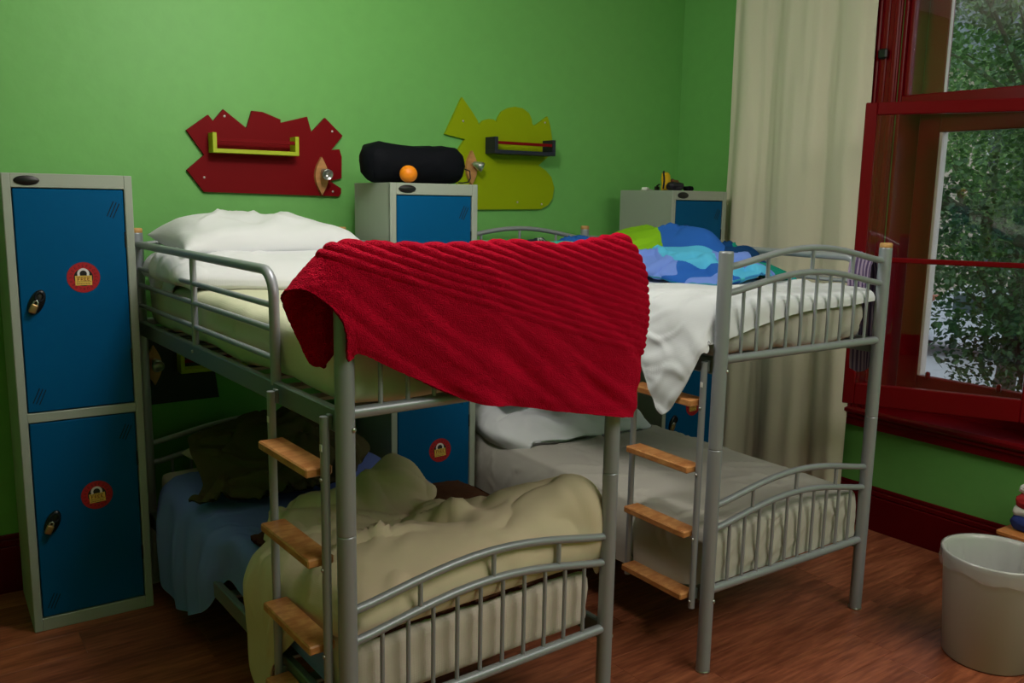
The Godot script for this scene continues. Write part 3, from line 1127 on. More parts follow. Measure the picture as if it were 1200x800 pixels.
func room() -> void:
	var fl := structure("floor", slab(Vector3(XL - 0.3, -0.25, -0.4), Vector3(XR + 0.35, -0.013, ZF + 0.3)), M.subfloor)
	rng.seed = 77
	var row := 0
	var pw := 0.192
	var z := -0.02
	while z < ZF:
		var x := XL - rng.randf_range(0.1, 1.2)
		while x < XR:
			var a: float = max(x, XL)
			var b: float = min(x + 1.29, XR)
			if b - a > 0.02:
				var off := Vector3(rng.randf_range(0, 9), 0, rng.randf_range(0, 9))
				var c := Vector3((a + b) / 2, -0.0065, z + pw / 2)
				part("plank", box(off, Vector3(b - a - 0.0008, 0.013, pw - 0.0008), 0.0008), M["plank%d" % rng.randi_range(0, 3)], fl, c - off)
			x += 1.29
		z += pw
		row += 1
	structure("ceiling", slab(Vector3(XL - 0.3, CEIL, -0.4), Vector3(XR + 0.35, CEIL + 0.2, ZF + 0.3)), M.ceiling)
	var wb := structure("wall_back", slab(Vector3(-2.9, 0, -0.3), Vector3(4.25, CEIL, 0)), M.wall)
	wb.transform = wall_frame
	structure("wall_left", slab(Vector3(XL - 0.25, 0, -0.2), Vector3(XL, CEIL, ZF)), M.wall)
	structure("wall_front", slab(Vector3(XL - 0.25, 0, ZF), Vector3(XR + 0.35, CEIL, ZF + 0.25)), M.wall)
	# window wall with two openings, the second one out of view
	var wr := begin()
	var cuts := [0.05, 1.617, 2.447, 4.2, 5.03, ZF]
	for k in [0, 2, 4]:
		add_slab(wr, Vector3(XR, 0, cuts[k]), Vector3(XR + 0.35, CEIL, cuts[k + 1]), 0.0005)
	for k in [1, 3]:
		add_slab(wr, Vector3(XR, 0, cuts[k]), Vector3(XR + 0.35, 0.62, cuts[k + 1]), 0.0005)
		add_slab(wr, Vector3(XR, 3.06, cuts[k]), Vector3(XR + 0.35, CEIL, cuts[k + 1]), 0.0005)
	structure("wall_right", done(wr), M.wall)
	# skirting boards: tall board, stepped moulding on top
	var sb := begin()
	add_slab(sb, Vector3(-2.9, 0, 0), Vector3(3.9, 0.205, 0.024), 0.003)
	add_slab(sb, Vector3(-2.9, 0.205, 0), Vector3(3.9, 0.235, 0.018), 0.004)
	add_slab(sb, Vector3(-2.9, 0.235, 0), Vector3(3.9, 0.258, 0.011), 0.004)
	var bb := structure("baseboard_back", done(sb), M.gloss_red_dark)
	bb.transform = wall_frame
	sb = begin()
	add_slab(sb, Vector3(XR - 0.024, 0, 0.16), Vector3(XR, 0.185, ZF), 0.003)
	add_slab(sb, Vector3(XR - 0.017, 0.185, 0.16), Vector3(XR, 0.215, ZF), 0.006)
	add_slab(sb, Vector3(XR - 0.010, 0.215, 0.16), Vector3(XR, 0.238, ZF), 0.004)
	structure("baseboard_right", done(sb), M.gloss_red_dark)
	sb = begin()
	add_slab(sb, Vector3(XL, 0, -0.05), Vector3(XL + 0.024, 0.25, ZF), 0.004)
	structure("baseboard_left", done(sb), M.gloss_red_dark)

func pbox(called: String, lo: Vector3, hi: Vector3, m: Material, parent: Node, bevel := 0.004) -> MeshInstance3D:
	return part(called, slab(lo, hi, bevel), m, parent)

# a deep double window: inner casement (swung by ang), transom light over it, outer sashes
func make_window(z0: float, ang: float) -> void:
	var w := 0.83
	var win := Node3D.new()
	win.name = numbered("window")
	if win.name == "window":
		win.name = "window_1"
	else:
		win.name = "window_2"
	add_child(win)
	win.position = Vector3(XR, 0, z0)
	win.set_meta("kind", "structure")
	var red: Material = M.gloss_red
	var st := begin()
	for side in [0, 1]:
		var a := -0.145 if side == 0 else w
		add_slab(st, Vector3(-0.022, 0.55, a), Vector3(0, 3.2, a + 0.145), 0.004)
		add_slab(st, Vector3(-0.036, 0.64, a + 0.012), Vector3(-0.020, 3.2, a + 0.045), 0.006)
		add_slab(st, Vector3(-0.030, 0.64, a + 0.055), Vector3(-0.020, 3.2, a + 0.085), 0.005)
		add_slab(st, Vector3(-0.034, 0.64, a + 0.112), Vector3(-0.020, 3.2, a + 0.140), 0.006)
	add_slab(st, Vector3(-0.03, 3.06, -0.145), Vector3(0, 3.2, w + 0.145), 0.004)
	part("casing", done(st), red, win)
	pbox("sill", Vector3(-0.055, 0.612, -0.18), Vector3(0.33, 0.650, w + 0.18), red, win, 0.012)
	st = begin()
	add_slab(st, Vector3(-0.026, 0.545, -0.16), Vector3(-0.001, 0.614, w + 0.16), 0.004)
	add_slab(st, Vector3(-0.040, 0.588, -0.165), Vector3(-0.001, 0.614, w + 0.165), 0.008)
	part("apron", done(st), red, win)
	pbox("reveal", Vector3(0, 0.64, 0), Vector3(0.33, 3.06, 0.02), red, win)
	pbox("reveal", Vector3(0, 0.64, w - 0.02), Vector3(0.33, 3.06, w), red, win)
	pbox("reveal", Vector3(0, 3.04, 0), Vector3(0.33, 3.06, w), red, win)
	# transom and fixed light
	pbox("transom", Vector3(0.0, 2.195, 0.02), Vector3(0.085, 2.262, w - 0.02), red, win, 0.006)
	st = begin()
	add_slab(st, Vector3(0.02, 2.262, 0.02), Vector3(0.06, 3.04, 0.045), 0.004)
	add_slab(st, Vector3(0.02, 2.262, w - 0.045), Vector3(0.06, 3.04, w - 0.02), 0.004)
	add_slab(st, Vector3(0.02, 3.0, 0.02), Vector3(0.06, 3.04, w - 0.02), 0.004)
	part("fixed_light_frame", done(st), red, win)
	pbox("pane", Vector3(0.038, 2.262, 0.045), Vector3(0.042, 3.0, w - 0.045), M.glass, win, 0.0005)
	# catch on the casing
	part("catch", box(Vector3(-0.045, 2.47, -0.07), Vector3(0.02, 0.05, 0.05), 0.008), M.black_plastic, win)
	# inner casement
	var cas := Node3D.new()
	cas.name = "casement"
	win.add_child(cas)
	cas.position = Vector3(-0.032, 0, w - 0.008)
	cas.rotation_degrees.y = ang
	var cw := 0.82
	var y0 := 0.755
	var y1 := 2.19
	pbox("stile", Vector3(-0.02, y0, -cw), Vector3(0.02, y1, -cw + 0.052), red, cas)
	pbox("stile", Vector3(-0.02, y0, -0.06), Vector3(0.02, y1, 0.0), red, cas)
	pbox("rail", Vector3(-0.02, y1 - 0.056, -cw + 0.052), Vector3(0.02, y1, -0.06), red, cas)
	pbox("rail", Vector3(-0.02, y0, -cw + 0.052), Vector3(0.02, y0 + 0.105, -0.06), red, cas)
	pbox("glazing_bar", Vector3(-0.014, 1.452, -cw + 0.052), Vector3(0.014, 1.476, -0.06), red, cas)
	pbox("pane", Vector3(-0.002, y0 + 0.105, -cw + 0.052), Vector3(0.002, 1.452, -0.06), M.glass, cas, 0.0004)
	pbox("pane", Vector3(-0.002, 1.476, -cw + 0.052), Vector3(0.002, y1 - 0.056, -0.06), M.glass, cas, 0.0004)
	# outer sashes
	var out := Node3D.new()
	out.name = "outer_sash"
	win.add_child(out)
	var ox := 0.19
	pbox("stile", Vector3(ox, 0.64, 0.02), Vector3(ox + 0.045, 3.04, 0.132), red, out)
	pbox("stile", Vector3(ox, 0.64, w - 0.132), Vector3(ox + 0.045, 3.04, w - 0.02), red, out)
	pbox("rail", Vector3(ox, 0.64, 0.132), Vector3(ox + 0.045, 0.835, w - 0.132), red, out)
	pbox("rail", Vector3(ox, 2.09, 0.132), Vector3(ox + 0.045, 2.20, w - 0.132), red, out)
	pbox("rail", Vector3(ox, 2.94, 0.132), Vector3(ox + 0.045, 3.04, w - 0.132), red, out)
	pbox("bead", Vector3(ox + 0.004, 0.835, 0.132), Vector3(ox + 0.060, 2.09, 0.148), M.white_bead, out, 0.002)
	pbox("bead", Vector3(ox + 0.004, 2.20, 0.132), Vector3(ox + 0.030, 2.94, 0.1345), M.white_bead, out, 0.002)
	pbox("pane", Vector3(ox + 0.020, 0.835, 0.148), Vector3(ox + 0.024, 2.09, w - 0.132), M.glass, out, 0.0004)
	pbox("pane", Vector3(ox + 0.020, 2.20, 0.1345), Vector3(ox + 0.024, 2.94, w - 0.132), M.glass, out, 0.0004)
	for z in [0.2, 0.56]:
		part("latch", box(Vector3(ox - 0.012, 0.845, z), Vector3(0.024, 0.04, 0.022), 0.006), red, out)

# unseen opal globe on a stem: a glowing shell with the lamp inside it
func unseen_pendant_lamp(at: Vector3, r: float, energy: float, label: String) -> void:
	var l := thing("unseen_pendant_lamp", label, "lamp", Transform3D(Basis(), Vector3(at.x, CEIL, at.z)))
	var dy := at.y - CEIL
	part("rose", lathe(Vector3.ZERO, [Vector2(0.06, 0), Vector2(0.055, -0.02), Vector2(0.02, -0.035), Vector2(0, -0.035)], 20), M.lamp_metal, l)
	part("stem", tube([Vector3(0, -0.03, 0), Vector3(0, dy + r, 0)], 0.008, 8), M.lamp_metal, l)
	var prof := []
	for k in 13:
		var a := PI * k / 12.0
		prof.append(Vector2(sin(a) * r, dy - cos(a) * r))
	part("globe", lathe(Vector3.ZERO, prof, 24), M.opal, l)
	var o := OmniLight3D.new()
	o.name = "light"
	o.position = Vector3(0, dy, 0)
	o.light_energy = energy
	o.light_color = LAMP_COLOR
	o.light_size = r
	o.omni_range = 20.0
	o.omni_attenuation = 2.0
	o.shadow_enabled = true
	l.add_child(o)

# unseen flat opal panel on the ceiling: its glowing face and an area light of the same size
func unseen_ceiling_lamp(at: Vector3, size: Vector2, energy: float, label: String) -> void:
	var l := thing("unseen_ceiling_lamp", label, "lamp", Transform3D(Basis(), Vector3(at.x, CEIL, at.z)), "unseen ceiling lamps")
	var w := size.x / 2
	var d := size.y / 2
	var st := begin()
	add_slab(st, Vector3(-w - 0.03, -0.06, -d - 0.03), Vector3(w + 0.03, 0, -d), 0.004)
	add_slab(st, Vector3(-w - 0.03, -0.06, d), Vector3(w + 0.03, 0, d + 0.03), 0.004)
	add_slab(st, Vector3(-w - 0.03, -0.06, -d), Vector3(-w, 0, d), 0.004)
	add_slab(st, Vector3(w, -0.06, -d), Vector3(w + 0.03, 0, d), 0.004)
	part("frame", done(st), M.lamp_metal, l)
	part("diffuser", slab(Vector3(-w, -0.05, -d), Vector3(w, -0.04, d), 0.001), M.opal, l)
	var o := AreaLight3D.new()
	o.name = "light"
	o.area_size = size
	o.position = Vector3(0, -0.056, 0)
	o.rotation_degrees.x = -90.0
	o.light_energy = energy
	o.light_color = LAMP_COLOR
	o.area_range = 20.0
	o.area_attenuation = 2.0
	o.shadow_enabled = true
	l.add_child(o)

# ------------------------------------------------------------------ bedding
func V(u: float, y: float, v: float) -> Vector3:
	return Vector3(u, y, v)

func rows(us: Array, ys: Array, vs: Array) -> Array:
	# us[j][i] or us[j], same for y; vs[i]
	var out := []
	for j in us.size():
		var row := []
		for i in vs.size():
			var u = us[j][i] if us[j] is Array else us[j]
			var y = ys[j][i] if ys[j] is Array else ys[j]
			row.append(Vector3(u, y, vs[i]))
		out.append(row)
	return out

func mattresses() -> void:
	var cu := BW / 2
	var cv := -BL / 2
	var sz := Vector3(0.892, 0.19, 1.83)
	var m1 := folds(61, 26, Vector2(0, -1.9), Vector2(0.94, 0), Vector2(0.15, 0.5), Vector2(0.012, 0.03), Vector2(0.004, 0.011), 0.7, 0.7)
	var m4 := folds(64, 34, Vector2(0, 1.14), Vector2(0.94, 1.38), Vector2(0.08, 0.26), Vector2(0.007, 0.015), Vector2(0.005, 0.012), 1.0, 0.5, 0, 1)
	var foot := func(p): return clampf((p.z + 0.10) / 0.04, 0.0, 1.0)
	single("mattress", soft_box(V(cu, 1.265, cv), sz, 0.05, 0.02, func(s, t, p): return creases(0.010, 3.0, 0.1, Vector3(1, 1.3, 1), 3.0).call(s, t, p) + m1.call(s, t, p)), M.cream_sheet, bed1, "mattress in cream sheet on upper bunk under the red towel", "mattress", "bunk mattresses")
	single("mattress", soft_box(V(cu, 1.265, cv), sz, 0.05, 0.02, func(s, t, p): return creases(0.008, 4.0, 0.1, Vector3(1.3, 1, 1), 8.0).call(s, t, p) + m4.call(s, t, p) * foot.call(p)), M.grey_sheet, bed2, "mattress under the white sheet on the upper bunk by window", "mattress", "bunk mattresses")
	single("mattress", soft_box(V(cu, 0.416, cv + 0.004), Vector3(0.868, 0.198, 1.84), 0.035, 0.03, creases(0.006, 6.0, 0.4, Vector3(0.35, 3.2, 0.35), 12.0)), M.ticking, bed1, "pale mattress on lower bunk under khaki duvet", "mattress", "bunk mattresses")
	single("mattress", soft_box(V(cu, 0.415, cv - 0.01), Vector3(0.86, 0.185, 1.80), 0.05, 0.03, func(s, t, p): return creases(0.004, 3.0, 0.1, Vector3(1, 1.4, 0.7), 20.0).call(s, t, p)), M.grey_sheet, bed2, "mattress under the grey-beige sheet on lower bunk by window", "mattress", "bunk mattresses")

func bedding_upper_one() -> void:
	# folded duvet across the head of the bunk
	var vs := [-1.86, -1.72, -1.55, -1.40, -1.30]
	var c := rows([0.02, 0.06, 0.25, 0.5, 0.75, 0.90, 0.93],
		[[1.37, 1.37, 1.37, 1.37, 1.365], [1.44, 1.45, 1.45, 1.42, 1.37], [1.47, 1.475, 1.465, 1.44, 1.375], [1.47, 1.475, 1.465, 1.44, 1.375], [1.47, 1.47, 1.46, 1.43, 1.375], [1.46, 1.46, 1.44, 1.42, 1.37], [1.38, 1.38, 1.38, 1.37, 1.365]], vs)
	# front edge runs out towards the right
	for j in c.size():
		var k: float = [0.05, 0.0, 0.07, 0.16, 0.2, 0.2, 0.15][j]
		for i in 5:
			c[j][i].z += k * max(0, i - 1) / 3.0
	var fd1 := folds(71, 22, Vector2(0, -1.9), Vector2(0.94, -1.1), Vector2(0.12, 0.4), Vector2(0.012, 0.024), Vector2(0.007, 0.017), 0.2, 0.5)
	single("folded_duvet", sheet(patch(c, 70, 60), func(s, t):
		var e: float = min(min(s, 1.0 - s), min(t, 1.0 - t)) / 0.08
		return 0.006 + 0.026 * sqrt(clamp(1.0 - pow(1.0 - min(e, 1.0), 2.0), 0.0, 1.0)), func(s, t, p): return creases(0.012, 3.0, 0.1, Vector3(1, 1, 1), 1.0).call(s, t, p) + fd1.call(s, t, p)), M.white_cotton, bed1, "folded white duvet under the pillow on the left upper bunk", "duvet")
	var p := pillow(0.80, 0.44, 0.160, 2.0, 0.024)
	var t := bed1 * Transform3D(Basis(Vector3.UP, 0.04) * Basis(Vector3(1, 0, 0), 0.10), V(0.435, 1.462, -1.66))
	single("pillow", p, M.white_cotton, t, "plump white pillow on the left upper bunk", "pillow")
	# crumpled sheet end hanging at the head, inside the guard rail
	c = [
		[V(0.10, 1.47, -1.80), V(0.10, 1.47, -1.70), V(0.10, 1.46, -1.60), V(0.12, 1.45, -1.50)],
		[V(0.04, 1.45, -1.82), V(0.035, 1.45, -1.72), V(0.04, 1.45, -1.62), V(0.05, 1.43, -1.50)],
		[V(0.025, 1.38, -1.82), V(0.022, 1.39, -1.72), V(0.028, 1.38, -1.62), V(0.035, 1.37, -1.52)],
		[V(0.028, 1.30, -1.80), V(0.022, 1.29, -1.72), V(0.03, 1.30, -1.64), V(0.03, 1.32, -1.56)]]
	single("rumpled_sheet", sheet(patch(c, 30, 30), thin(0.008), folds(72, 14, Vector2(-1.85, 1.28), Vector2(-1.5, 1.48), Vector2(0.08, 0.22), Vector2(0.010, 0.022), Vector2(0.010, 0.022), 0.7, 0.6, 2, 1)), M.white_cotton, bed1, "rumpled end of white sheet tucked inside the left guard rail", "sheet")

func towel() -> void:
	var cols := [
		# left hem: loose flap curling round the post
		[V(-0.052, 1.290, -0.100), V(-0.090, 1.375, -0.090), V(-0.125, 1.445, -0.055), V(-0.148, 1.483, 0.0), V(-0.108, 1.490, 0.040), V(-0.052, 1.430, 0.060), V(-0.022, 1.320, 0.056)],
		[V(-0.034, 1.283, -0.085), V(-0.050, 1.400, -0.075), V(-0.060, 1.510, -0.055), V(-0.070, 1.560, -0.002), V(-0.048, 1.525, 0.046), V(-0.020, 1.430, 0.052), V(-0.004, 1.325, 0.046)],
		[V(-0.020, 1.300, -0.045), V(-0.016, 1.420, -0.046), V(-0.005, 1.555, -0.040), V(-0.008, 1.598, 0.0), V(0.000, 1.555, 0.038), V(0.006, 1.440, 0.046), V(0.022, 1.334, 0.044)],
		[V(0.130, 1.395, -0.120), V(0.130, 1.440, -0.050), V(0.140, 1.555, -0.026), V(0.140, 1.592, 0.0), V(0.145, 1.530, 0.030), V(0.155, 1.400, 0.038), V(0.160, 1.262, 0.042)],
		[V(0.340, 1.385, -0.170), V(0.330, 1.440, -0.055), V(0.325, 1.555, -0.024), V(0.325, 1.586, 0.0), V(0.330, 1.510, 0.030), V(0.340, 1.340, 0.048), V(0.345, 1.175, 0.050)],
		[V(0.540, 1.385, -0.170), V(0.530, 1.440, -0.055), V(0.525, 1.560, -0.024), V(0.525, 1.590, 0.0), V(0.530, 1.500, 0.032), V(0.540, 1.310, 0.046), V(0.545, 1.130, 0.048)],
		[V(0.740, 1.385, -0.165), V(0.730, 1.440, -0.055), V(0.725, 1.530, -0.024), V(0.725, 1.580, 0.0), V(0.735, 1.470, 0.040), V(0.750, 1.270, 0.060), V(0.755, 1.085, 0.052)],
		[V(0.930, 1.385, -0.150), V(0.930, 1.440, -0.070), V(0.935, 1.565, -0.042), V(0.940, 1.602, 0.0), V(0.948, 1.490, 0.042), V(0.946, 1.250, 0.052), V(0.925, 1.052, 0.050)],
		[V(0.985, 1.385, -0.140), V(1.000, 1.430, -0.080), V(0.995, 1.530, -0.045), V(0.998, 1.570, 0.0), V(1.030, 1.455, 0.030), V(1.012, 1.240, 0.040), V(0.968, 1.042, 0.045)]]
	# patch wants rows; here every entry of cols is one row running from back hem to front hem
	var g := patch(cols, 190, 150)
	var lift := func(s: float, t: float, p: Vector3):
		# woven ribs in the upper band of the towel, parallel to its hem
		var d := 0.0
		if s > 0.42:
			var h := p.y + 0.31 * p.x - 1.548
			if h > -0.004:
				var ph := fposmod(h, 0.0225) / 0.0225
				d += 0.010 * (pow(abs(sin(PI * ph)), 0.5) - 0.5)
			var hem := clampf((s - 0.955) / 0.02, 0.0, 1.0) - clampf((s - 0.975) / 0.01, 0.0, 1.0)
			d += 0.002 * hem
		else:
			var ph2 := fposmod(s * 14.0, 1.0)
			d += 0.0042 * (pow(abs(sin(PI * ph2)), 0.55) - 0.4)
		var fall := clampf((s - 0.5) * 2.5, 0.0, 1.0)
		d += fall * 0.016 * sin((p.x - 0.12 * (p.y - 1.2)) * 17.0 + 1.3 * sin(p.x * 5.0)) * nz.get_noise_2d(p.x * 2.1 + 4.0, 7.0) * 1.6
		d += fall * 0.020 * nz.get_noise_3dv(p * Vector3(4.0, 2.2, 2.0) + Vector3(p.y * 3.0, 0, 0)) + fall * 0.010 * nz.get_noise_3dv(Vector3(p.x * 11.0 + p.y * 14.0, p.y * 4.0, 3.0))
		d += 0.0016 * nz.get_noise_3dv(p * 60.0)
		return d + 0.007
	single("bath_towel", sheet(g, thin(0.007), lift), M.towel, bed1, "red ribbed bath towel hung over the end of the bunk", "towel")

func bedding_upper_two() -> void:
	# white sheet over the mattress, its corner hanging down past the ladder
	var vs := [-0.95, -0.78, -0.60, -0.46, -0.36, -0.26, -0.17, -0.08, -0.035, -0.018, -0.016]
	var tip := [1.20, 1.18, 1.17, 1.18, 1.20, 1.06, 0.955, 1.075, 1.19, 1.20, 1.215]
	var us := []
	var ys := []
	us.append(0.91)
	ys.append([1.375, 1.375, 1.375, 1.375, 1.375, 1.378, 1.38, 1.378, 1.37, 1.352, 1.335])
	us.append(0.70)
	ys.append([1.375, 1.375, 1.376, 1.377, 1.378, 1.38, 1.38, 1.378, 1.37, 1.350, 1.322])
	us.append(0.48)
	ys.append([1.375, 1.376, 1.378, 1.38, 1.382, 1.385, 1.385, 1.38, 1.372, 1.345, 1.318])
	us.append(0.26)
	ys.append([1.376, 1.378, 1.38, 1.382, 1.385, 1.388, 1.385, 1.382, 1.37, 1.335, 1.29])
	us.append(0.08)
	ys.append([1.376, 1.378, 1.38, 1.384, 1.388, 1.388, 1.385, 1.38, 1.365, 1.31, 1.25])
	us.append([0.02, 0.02, 0.018, 0.0, -0.02, -0.02, -0.02, -0.01, 0.0, 0.01, 0.02])
	ys.append([1.350, 1.352, 1.352, 1.352, 1.352, 1.35, 1.35, 1.345, 1.335, 1.285, 1.235])
	us.append([0.012, 0.01, 0.0, -0.03, -0.055, -0.062, -0.06, -0.052, -0.045, -0.04, -0.035])
	ys.append([1.30, 1.30, 1.29, 1.28, 1.29, 1.26, 1.25, 1.26, 1.28, 1.25, 1.228])
	us.append([0.012, 0.01, -0.005, -0.045, -0.085, -0.092, -0.094, -0.082, -0.062, -0.05, -0.042])
	var mid := []
	for k in tip.size():
		mid.append(tip[k] + (1.27 - tip[k]) * 0.4)
	ys.append(mid)
	us.append([0.012, 0.01, -0.005, -0.045, -0.088, -0.096, -0.098, -0.085, -0.064, -0.05, -0.042])
	ys.append(tip)
	var c := rows(us, ys, vs)
	var ws := folds(81, 34, Vector2(0, -0.75), Vector2(0.9, -0.02), Vector2(0.12, 0.45), Vector2(0.010, 0.022), Vector2(0.006, 0.014), 0.5, 0.6)
	var wh := folds(82, 16, Vector2(-0.38, 0.98), Vector2(-0.05, 1.36), Vector2(0.14, 0.34), Vector2(0.010, 0.02), Vector2(0.008, 0.02), 0.3, 0.5, 2, 1)
	var lift := func(s: float, t: float, p: Vector3):
		var hang := clampf((1.37 - p.y) / 0.12, 0.0, 1.0)
		var sw: float = sin((p.y * 1.0 + 2.2 * pow(p.z + 0.2, 2.0) * (1.0 if p.x < 0.05 else 0.3)) * 55.0 + 2.0 * nz.get_noise_3dv(p * 5.0))
		var d: float = creases(0.008, 3.0, 0.1, Vector3(1, 1, 1), 40.0).call(s, t, p) + ws.call(s, t, p) * (1.0 - hang)
		return -(d + hang * 0.5 * (0.006 * sw + wh.call(s, t, p)))
	single("white_sheet", sheet(patch(c, 110, 130), thin(0.005), lift), M.white_sheet, bed2, "white bedsheet hanging off the upper bunk past the ladder", "sheet")
	# patterned duvet in a heap
	vs = [-0.37, -0.58, -0.85, -1.15, -1.45, -1.72]
	c = rows([[0.40, 0.32, 0.22, 0.12, 0.10, 0.12], [0.46, 0.38, 0.30, 0.22, 0.20, 0.24], [0.56, 0.52, 0.46, 0.42, 0.42, 0.44], [0.68, 0.66, 0.64, 0.62, 0.62, 0.64], [0.82, 0.80, 0.80, 0.80, 0.80, 0.80], [0.90, 0.90, 0.90, 0.90, 0.90, 0.90], [0.93, 0.935, 0.935, 0.935, 0.93, 0.92]],
		[[1.385, 1.385, 1.385, 1.385, 1.385, 1.385], [1.405, 1.43, 1.45, 1.45, 1.44, 1.42], [1.42, 1.485, 1.53, 1.52, 1.49, 1.45], [1.43, 1.50, 1.552, 1.54, 1.50, 1.46], [1.435, 1.50, 1.535, 1.53, 1.50, 1.45], [1.42, 1.47, 1.48, 1.47, 1.46, 1.43], [1.385, 1.39, 1.40, 1.40, 1.39, 1.39]], vs)
	var pf := folds(83, 46, Vector2(0.1, -1.75), Vector2(0.95, -0.35), Vector2(0.12, 0.42), Vector2(0.012, 0.03), Vector2(0.012, 0.034), 0.9, 0.7)
	single("patterned_duvet", sheet(patch(c, 110, 90), func(s, t):
		var e: float = min(min(s, 1.0 - s), min(t, 1.0 - t)) / 0.06
		return 0.004 + 0.014 * sqrt(clamp(1.0 - pow(1.0 - min(e, 1.0), 2.0), 0.0, 1.0)), func(s, t, p): return -float(creases(0.055, 2.6, 0.1, Vector3(1, 1, 1), 60.0).call(s, t, p)) - pf.call(s, t, p)), M.patchwork, bed2, "crumpled duvet in blue, green and teal shapes on upper bunk", "duvet")
	var p := pillow(0.62, 0.36, 0.13, 9.0, 0.012)
	single("printed_pillow", p, M.dark_print, bed2 * Transform3D(Basis(), V(0.50, 1.36, -1.68)), "navy pillow with pale looping print at the bunk head", "pillow")
	# striped cloth over the far guard rail
	c = [
		[V(BW - 0.02, 1.36, -0.145), V(BW - 0.02, 1.36, -0.11), V(BW - 0.02, 1.36, -0.075), V(BW - 0.02, 1.36, -0.045)],
		[V(BW - 0.02, 1.46, -0.150), V(BW - 0.022, 1.46, -0.11), V(BW - 0.02, 1.46, -0.075), V(BW - 0.02, 1.46, -0.045)],
		[V(BW, 1.53, -0.150), V(BW, 1.53, -0.11), V(BW, 1.515, -0.075), V(BW, 1.50, -0.045)],
		[V(BW + 0.026, 1.46, -0.15), V(BW + 0.026, 1.46, -0.11), V(BW + 0.026, 1.46, -0.075), V(BW + 0.026, 1.46, -0.045)],
		[V(BW + 0.03, 1.25, -0.15), V(BW + 0.036, 1.25, -0.11), V(BW + 0.03, 1.25, -0.075), V(BW + 0.036, 1.25, -0.045)],
		[V(BW + 0.03, 1.03, -0.14), V(BW + 0.03, 1.02, -0.10), V(BW + 0.036, 1.03, -0.07), V(BW + 0.03, 1.05, -0.045)]]
	single("striped_cloth", sheet(patch(c, 40, 50), thin(0.003), creases(0.006, 14.0, 0.4, Vector3(1, 0.3, 1), 70.0), func(s, _t):
		return Color(0.36, 0.28, 0.40) if fposmod(s * 6.0, 1.0) < 0.5 else Color(0.10, 0.07, 0.15)), M.lilac_stripe, bed2, "lilac striped cloth hanging over the guard rail near the window", "cloth")

